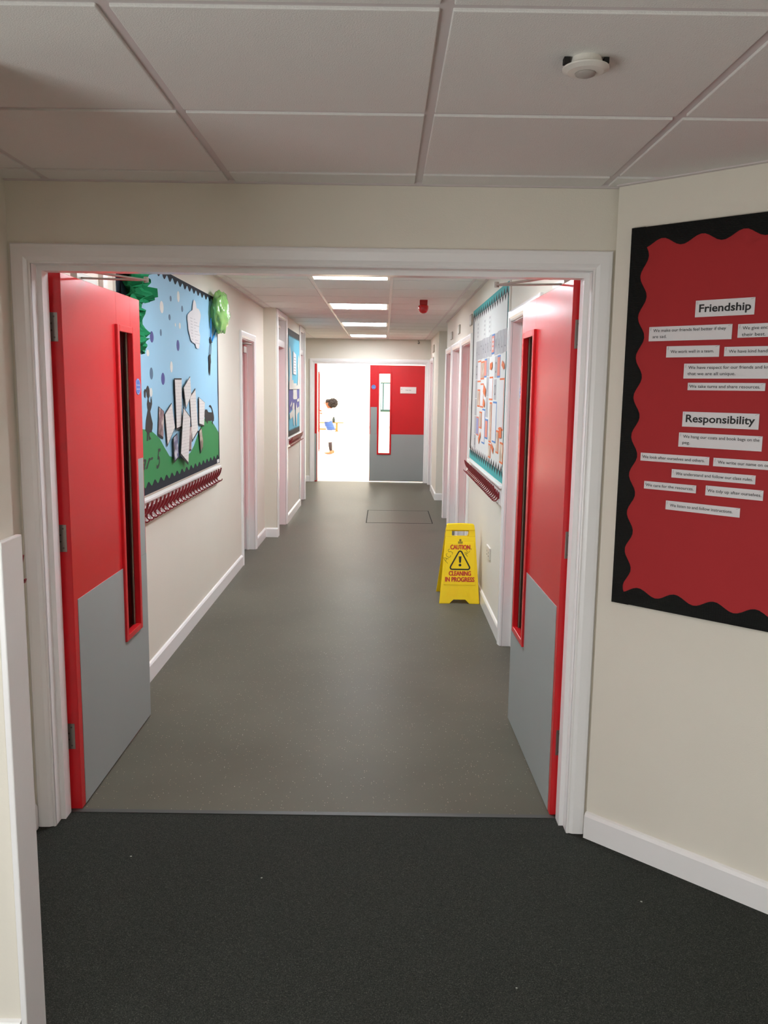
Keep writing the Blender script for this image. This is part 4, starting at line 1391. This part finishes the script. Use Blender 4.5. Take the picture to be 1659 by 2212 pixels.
# red sounder on the ceiling
sx, sy = 0.350, 7.97
FU = Frame((0, 0, 0), (1, 0, 0), (0, 0, -1), (0, 1, 0))
al = thing('alarm_sounder', 'red fire alarm sounder on the corridor ceiling', 'alarm', (sx, sy, ZI))
rm = mat('alarm_red', '#a51018', 0.3, vary=0.05)
MB().box(W, sx - 0.036, sx + 0.036, ZI - 0.045, ZI + 0.0, sy - 0.036, sy + 0.036, 0.004).build('base', rm, al)
m = MB()
m.lathe(FU, [(0.040, -ZI + 0.045), (0.047, -ZI + 0.055), (0.047, -ZI + 0.078), (0.043, -ZI + 0.098), (0.030, -ZI + 0.114), (0.012, -ZI + 0.121)], sx, sy, 28)
m.build('dome', mat('alarm_lens_red', '#c01018', 0.12, vary=0.06, coat=0.5), al, smooth=True)
# round sensor in the lobby ceiling
sx, sy = 0.397, 1.800
sn = thing('ceiling_sensor', 'round white sensor hanging slightly out of the lobby ceiling', 'sensor', (sx, sy, ZC))
m = MB()
m.lathe(FU, [(0.030, -ZC - 0.001), (0.034, -ZC + 0.012), (0.036, -ZC + 0.016)], sx, sy, 36)
m.build('collar', plastic_m, sn)
m = MB()
m.lathe(FU, [(0.036, -ZC + 0.0162), (0.0465, -ZC + 0.018), (0.0465, -ZC + 0.021), (0.036, -ZC + 0.026), (0.022, -ZC + 0.028)], sx, sy, 40)
m.build('rim', plastic_m, sn)
m = MB()
m.lathe(FU, [(0.021, -ZC + 0.0281), (0.020, -ZC + 0.031), (0.010, -ZC + 0.035), (0.002, -ZC + 0.036)], sx, sy, 30)
m.build('lens', mat('sensor_lens', '#a8a09a', 0.4, vary=0.03), sn, smooth=True)
m = MB()
m.box(W, sx - 0.046, sx - 0.034, ZC - 0.012, ZC - 0.001, sy - 0.012, sy + 0.006).box(W, sx + 0.034, sx + 0.044, ZC - 0.012, ZC - 0.001, sy - 0.012, sy + 0.004)
m.build('spring_clip', dark_m, sn)
# small bracket under the ceiling by the hall doors
t = thing('ceiling_bracket', 'tiny dark bracket near the ceiling above the hall doors', 'bracket', (0.56, YF, 2.39))
MB().box(FF, 0.548, 0.572, 2.405, 2.418, 0.0005, 0.02, 0.002).build('plate', steel_m, t)
MB().tube([FF(0.548, 2.376, 0.02), FF(0.556, 2.366, 0.022), FF(0.568, 2.366, 0.022), FF(0.578, 2.374, 0.02), FF(0.562, 2.40, 0.015)], 0.005, 6).build('hook', dark_m, t)
# access hatch in the floor
hp = [(-0.205, 9.99), (0.575, 9.99), (0.636, 11.05), (-0.200, 11.02)]
m = MB()
for (x0, x1, y0, y1) in ((-0.207, 0.607, 9.985, 10.0), (-0.207, 0.607, 11.03, 11.045), (-0.207, -0.196, 10.0, 11.03), (0.595, 0.607, 10.0, 11.03)):
    m.box(W, x0, x1, -0.002, 0.0015, y0, y1)
ht = thing('floor_hatch', 'square access hatch outlined in the vinyl before the hall', 'hatch', (0.2, 10.5, 0))
m.build('hatch_rim', mat('hatch_trim', '#2b2a27', 0.8, vary=0.1, spec=0.1), ht)
MB().box(W, -0.194, 0.593, -0.003, 0.001, 10.002, 11.028).build('hatch_lid', vinyl_m, ht)

# ------------------------------------------------------------------ hall: bench, bottle, girl
wood = mat('bench_wood', '#b8702a', 0.4, vary=0.12, scale=6)
be = thing('gym_bench', 'low wooden gym bench at the back of the hall behind the girl', 'bench', (-2.35, 31.1, 0))
m = MB()
m.box(W, -3.30, -1.51, 0.305, 0.335, 30.98, 31.26, 0.006)
m.build('seat', wood, be)
for x in (-3.1, -1.79):
    mm = MB().box(W, x, x + 0.06, 0.03, 0.304, 31.03, 31.21, 0.004)
    mm.box(W, x - 0.02, x + 0.08, 0.0, 0.03, 30.99, 31.25, 0.004)
    mm.build('leg', wood, be)
MB().box(W, -3.04, -1.791, 0.055, 0.105, 31.10, 31.14, 0.003).build('stretcher', wood, be)
bt = thing('water_bottle', 'dark bottle standing on the wooden bench', 'bottle', (-1.875, 31.1, 0.336))
FZ = Frame((0, 0, 0), (1, 0, 0), (0, 0, 1), (0, 1, 0))
m = MB()
m.lathe(FZ, [(0.045, 0.336), (0.048, 0.345), (0.048, 0.45), (0.040, 0.475), (0.028, 0.49)], -1.875, 31.1, 20)
m.build('flask', mat('bottle_dark', '#23302a', 0.4, vary=0.1), bt, smooth=True)
MB().lathe(FZ, [(0.028, 0.4905), (0.028, 0.52), (0.02, 0.53)], -1.875, 31.1, 16).build('cap', dark_m, bt)

GY = 20.5
g = thing('person', 'child with curly dark hair, white top and blue striped skirt leaning forward in the hall', 'person', (-1.36, GY, 0))


def skinned(name, verts, edges, radii, m, parent, sub=2, root=0):
    me = bpy.data.meshes.new(name)
    base = Vector(g.location)
    bm = bmesh.new()
    lay = bm.verts.layers.skin.verify()
    vs_ = [bm.verts.new(Vector(v) - base) for v in verts]
    for a, b in edges:
        bm.edges.new((vs_[a], vs_[b]))
    for i, v in enumerate(vs_):
        v[lay].radius = radii[i] if isinstance(radii[i], tuple) else (radii[i], radii[i])
        v[lay].use_root = (i == root)
    bm.to_mesh(me)
    bm.free()
    me.materials.append(m)
    o = bpy.data.objects.new(name, me)
    C.objects.link(o)
    o.parent = parent
    sk = o.modifiers.new('skin', 'SKIN')
    sk.use_smooth_shade = True
    ss = o.modifiers.new('smooth', 'SUBSURF')
    ss.levels = ss.render_levels = sub
    return o


skin_m = mat('skin', '#9a5a3c', 0.5, vary=0.05, scale=20)
V = [(-1.365, GY, 0.70), (-1.345, GY, 0.84), (-1.325, GY, 0.98), (-1.318, GY, 1.08), (-1.345, GY, 1.135), (-1.375, GY, 1.18), (-1.385, GY, 1.245), (-1.37, GY, 1.30),
     (-1.36, GY - 0.065, 0.66), (-1.325, GY - 0.075, 0.37), (-1.300, GY - 0.075, 0.085), (-1.285, GY - 0.075, 0.030), (-1.40, GY - 0.085, 0.020),
     (-1.35, GY + 0.065, 0.66), (-1.305, GY + 0.075, 0.37), (-1.270, GY + 0.075, 0.085), (-1.255, GY + 0.075, 0.030), (-1.37, GY + 0.085, 0.020),
     (-1.31, GY - 0.115, 1.055), (-1.395, GY - 0.150, 0.935), (-1.515, GY - 0.120, 0.985), (-1.555, GY - 0.110, 0.995),
     (-1.31, GY + 0.115, 1.055), (-1.43, GY + 0.150, 0.985), (-1.555, GY + 0.110, 1.045), (-1.595, GY + 0.100, 1.055)]
E_ = [(0, 1), (1, 2), (2, 3), (3, 4), (4, 5), (5, 6), (6, 7), (0, 8), (8, 9), (9, 10), (10, 11), (11, 12), (0, 13), (13, 14), (14, 15), (15, 16), (16, 17), (3, 18), (18, 19), (19, 20), (20, 21), (3, 22), (22, 23), (23, 24), (24, 25)]
R_ = [0.085, 0.075, 0.085, 0.07, 0.036, 0.055, 0.075, 0.055, 0.060, 0.040, 0.025, 0.028, 0.022, 0.060, 0.040, 0.025, 0.028, 0.022, 0.038, 0.027, 0.019, 0.020, 0.038, 0.027, 0.019, 0.020]
skinned('body', V, E_, R_, skin_m, g)
# fingers and thumb of both hands
m = MB()
for (hx, hz, sy_) in ((-1.560, 0.995, -0.110), (-1.600, 1.055, 0.100)):
    for q in range(4):
        oy = GY + sy_ + (q - 1.5) * 0.011
        ln = (0.038, 0.045, 0.042, 0.032)[q]
        m.tube([(hx + 0.006, oy, hz), (hx - ln * 0.55, oy, hz - 0.004), (hx - ln, oy, hz - 0.016)], [0.007, 0.006, 0.0045], 6)
    m.tube([(hx + 0.015, GY + sy_ + 0.018, hz), (hx - 0.008, GY + sy_ + 0.032, hz + 0.004), (hx - 0.024, GY + sy_ + 0.034, hz - 0.004)], [0.008, 0.007, 0.005], 6)
m.build('fingers', skin_m, g, smooth=True)
# face: nose, ear, eye, mouth
m = MB()
m.ellipsoid((-1.466, GY, 1.235), (0.016, 0.012, 0.014), 12, 8)
m.ellipsoid((-1.375, GY - 0.078, 1.235), (0.014, 0.008, 0.022), 12, 8)
m.ellipsoid((-1.375, GY + 0.078, 1.235), (0.014, 0.008, 0.022), 12, 8)
m.build('face_features', skin_m, g, smooth=True)
m = MB()
for s in (-1, 1):
    m.ellipsoid((-1.446, GY + s * 0.03, 1.255), (0.008, 0.012, 0.006), 10, 6)
m.ellipsoid((-1.452, GY, 1.205), (0.006, 0.020, 0.005), 10, 6)
m.build('eyes_and_mouth', black_m, g, smooth=True)
hair = mat('curly_dark_hair', '#2b211e', 0.8, vary=0.3, scale=40, bump=1.0, bscale=60)
m = MB()
m.ellipsoid((-1.262, GY, 1.238), (0.116, 0.125, 0.106), 48, 32, 0.34, 6.0, 1)
m.ellipsoid((-1.375, GY, 1.275), (0.062, 0.088, 0.058), 28, 18, 0.14, 7.0, 5)
rnd = random.Random(5)
for k in range(46):
    th, ph = rnd.uniform(0.2, 2.6), rnd.uniform(0, 2 * PI)
    d = Vector((math.sin(th) * math.cos(ph), math.sin(th) * math.sin(ph), math.cos(th)))
    p = Vector((-1.262, GY, 1.238)) + Vector((d.x * 0.105, d.y * 0.11, d.z * 0.098))
    m.ellipsoid(p, (0.024, 0.024, 0.022), 8, 6, 0.3, 3, k)
m.build('hair', hair, g, smooth=True)
m = MB()
m.rings([(-1.325, GY, 1.120, 0.045, 0.060), (-1.315, GY, 1.095, 0.075, 0.125), (-1.325, GY, 1.03, 0.098, 0.140), (-1.350, GY, 0.95, 0.106, 0.138), (-1.378, GY, 0.87, 0.112, 0.142), (-1.405, GY, 0.79, 0.116, 0.150), (-1.405, GY, 0.787, 0.110, 0.144)])
for a, b, c_, s in (((-1.31, GY - 0.11, 1.06), (-1.395, GY - 0.150, 0.945), (-1.500, GY - 0.122, 0.982), 1), ((-1.31, GY + 0.11, 1.06), (-1.43, GY + 0.150, 0.992), (-1.545, GY + 0.112, 1.042), 1)):
    m.tube([a, b, c_], [0.050, 0.040, 0.034], 14)
m.build('white_top', mat('white_cotton', '#dcd6d2', 0.85, vary=0.06, scale=30, bump=0.4, bscale=25), g, smooth=True)
stripe = mat('striped_skirt', '#5a7cc0', 0.8)
nt = stripe.node_tree
w_ = nt.nodes.new('ShaderNodeTexWave')
w_.bands_direction = 'Z'
w_.inputs['Scale'].default_value = 14
w_.inputs['Distortion'].default_value = 0.4
nt.links.new([n for n in nt.nodes if n.type == 'TEX_COORD'][0].outputs['Object'], w_.inputs['Vector'])
r_ = ramp(nt, w_.outputs['Fac'], [(0.45, lin('#1f3f86')), (0.6, lin('#5674b8'))])
nt.links.new(r_.outputs['Color'], nt.nodes['Principled BSDF'].inputs['Base Color'])
m = MB()
m.rings([(-1.372, GY, 0.815, 0.090, 0.120), (-1.355, GY, 0.74, 0.104, 0.140), (-1.330, GY, 0.66, 0.110, 0.156), (-1.308, GY, 0.595, 0.112, 0.165), (-1.308, GY, 0.592, 0.104, 0.157)])
m.build('skirt', stripe, g, smooth=True)
tights = mat('pale_leggings', '#cfcad2', 0.8, vary=0.04)
m = MB()
m.tube([(-1.362, GY - 0.062, 0.68), (-1.343, GY - 0.070, 0.52), (-1.325, GY - 0.075, 0.37), (-1.316, GY - 0.075, 0.28)], [0.068, 0.058, 0.046, 0.044], 16)
m.tube([(-1.352, GY + 0.062, 0.68), (-1.325, GY + 0.070, 0.52), (-1.305, GY + 0.075, 0.37), (-1.288, GY + 0.075, 0.22), (-1.270, GY + 0.075, 0.085)], [0.068, 0.058, 0.046, 0.042, 0.031], 16)
m.build('leggings', tights, g, smooth=True)
MB().tube([(-1.317, GY - 0.075, 0.29), (-1.309, GY - 0.075, 0.19), (-1.300, GY - 0.075, 0.085)], [0.0445, 0.043, 0.032], 16).build('dark_sock', mat('dark_sock', '#3a2c2e', 0.8, vary=0.1), g, smooth=True)
m = MB()
for ox, oy in ((-1.352, GY - 0.08), (-1.325, GY + 0.08)):
    m.ellipsoid((ox, oy, 0.024), (0.105, 0.038, 0.023), 20, 12)
    m.ellipsoid((ox + 0.062, oy, 0.05), (0.042, 0.034, 0.045), 16, 10)
m.build('foot', mat('foot_skin', '#c4714a', 0.5, vary=0.05), g, smooth=True)

bpy.context.view_layer.update()
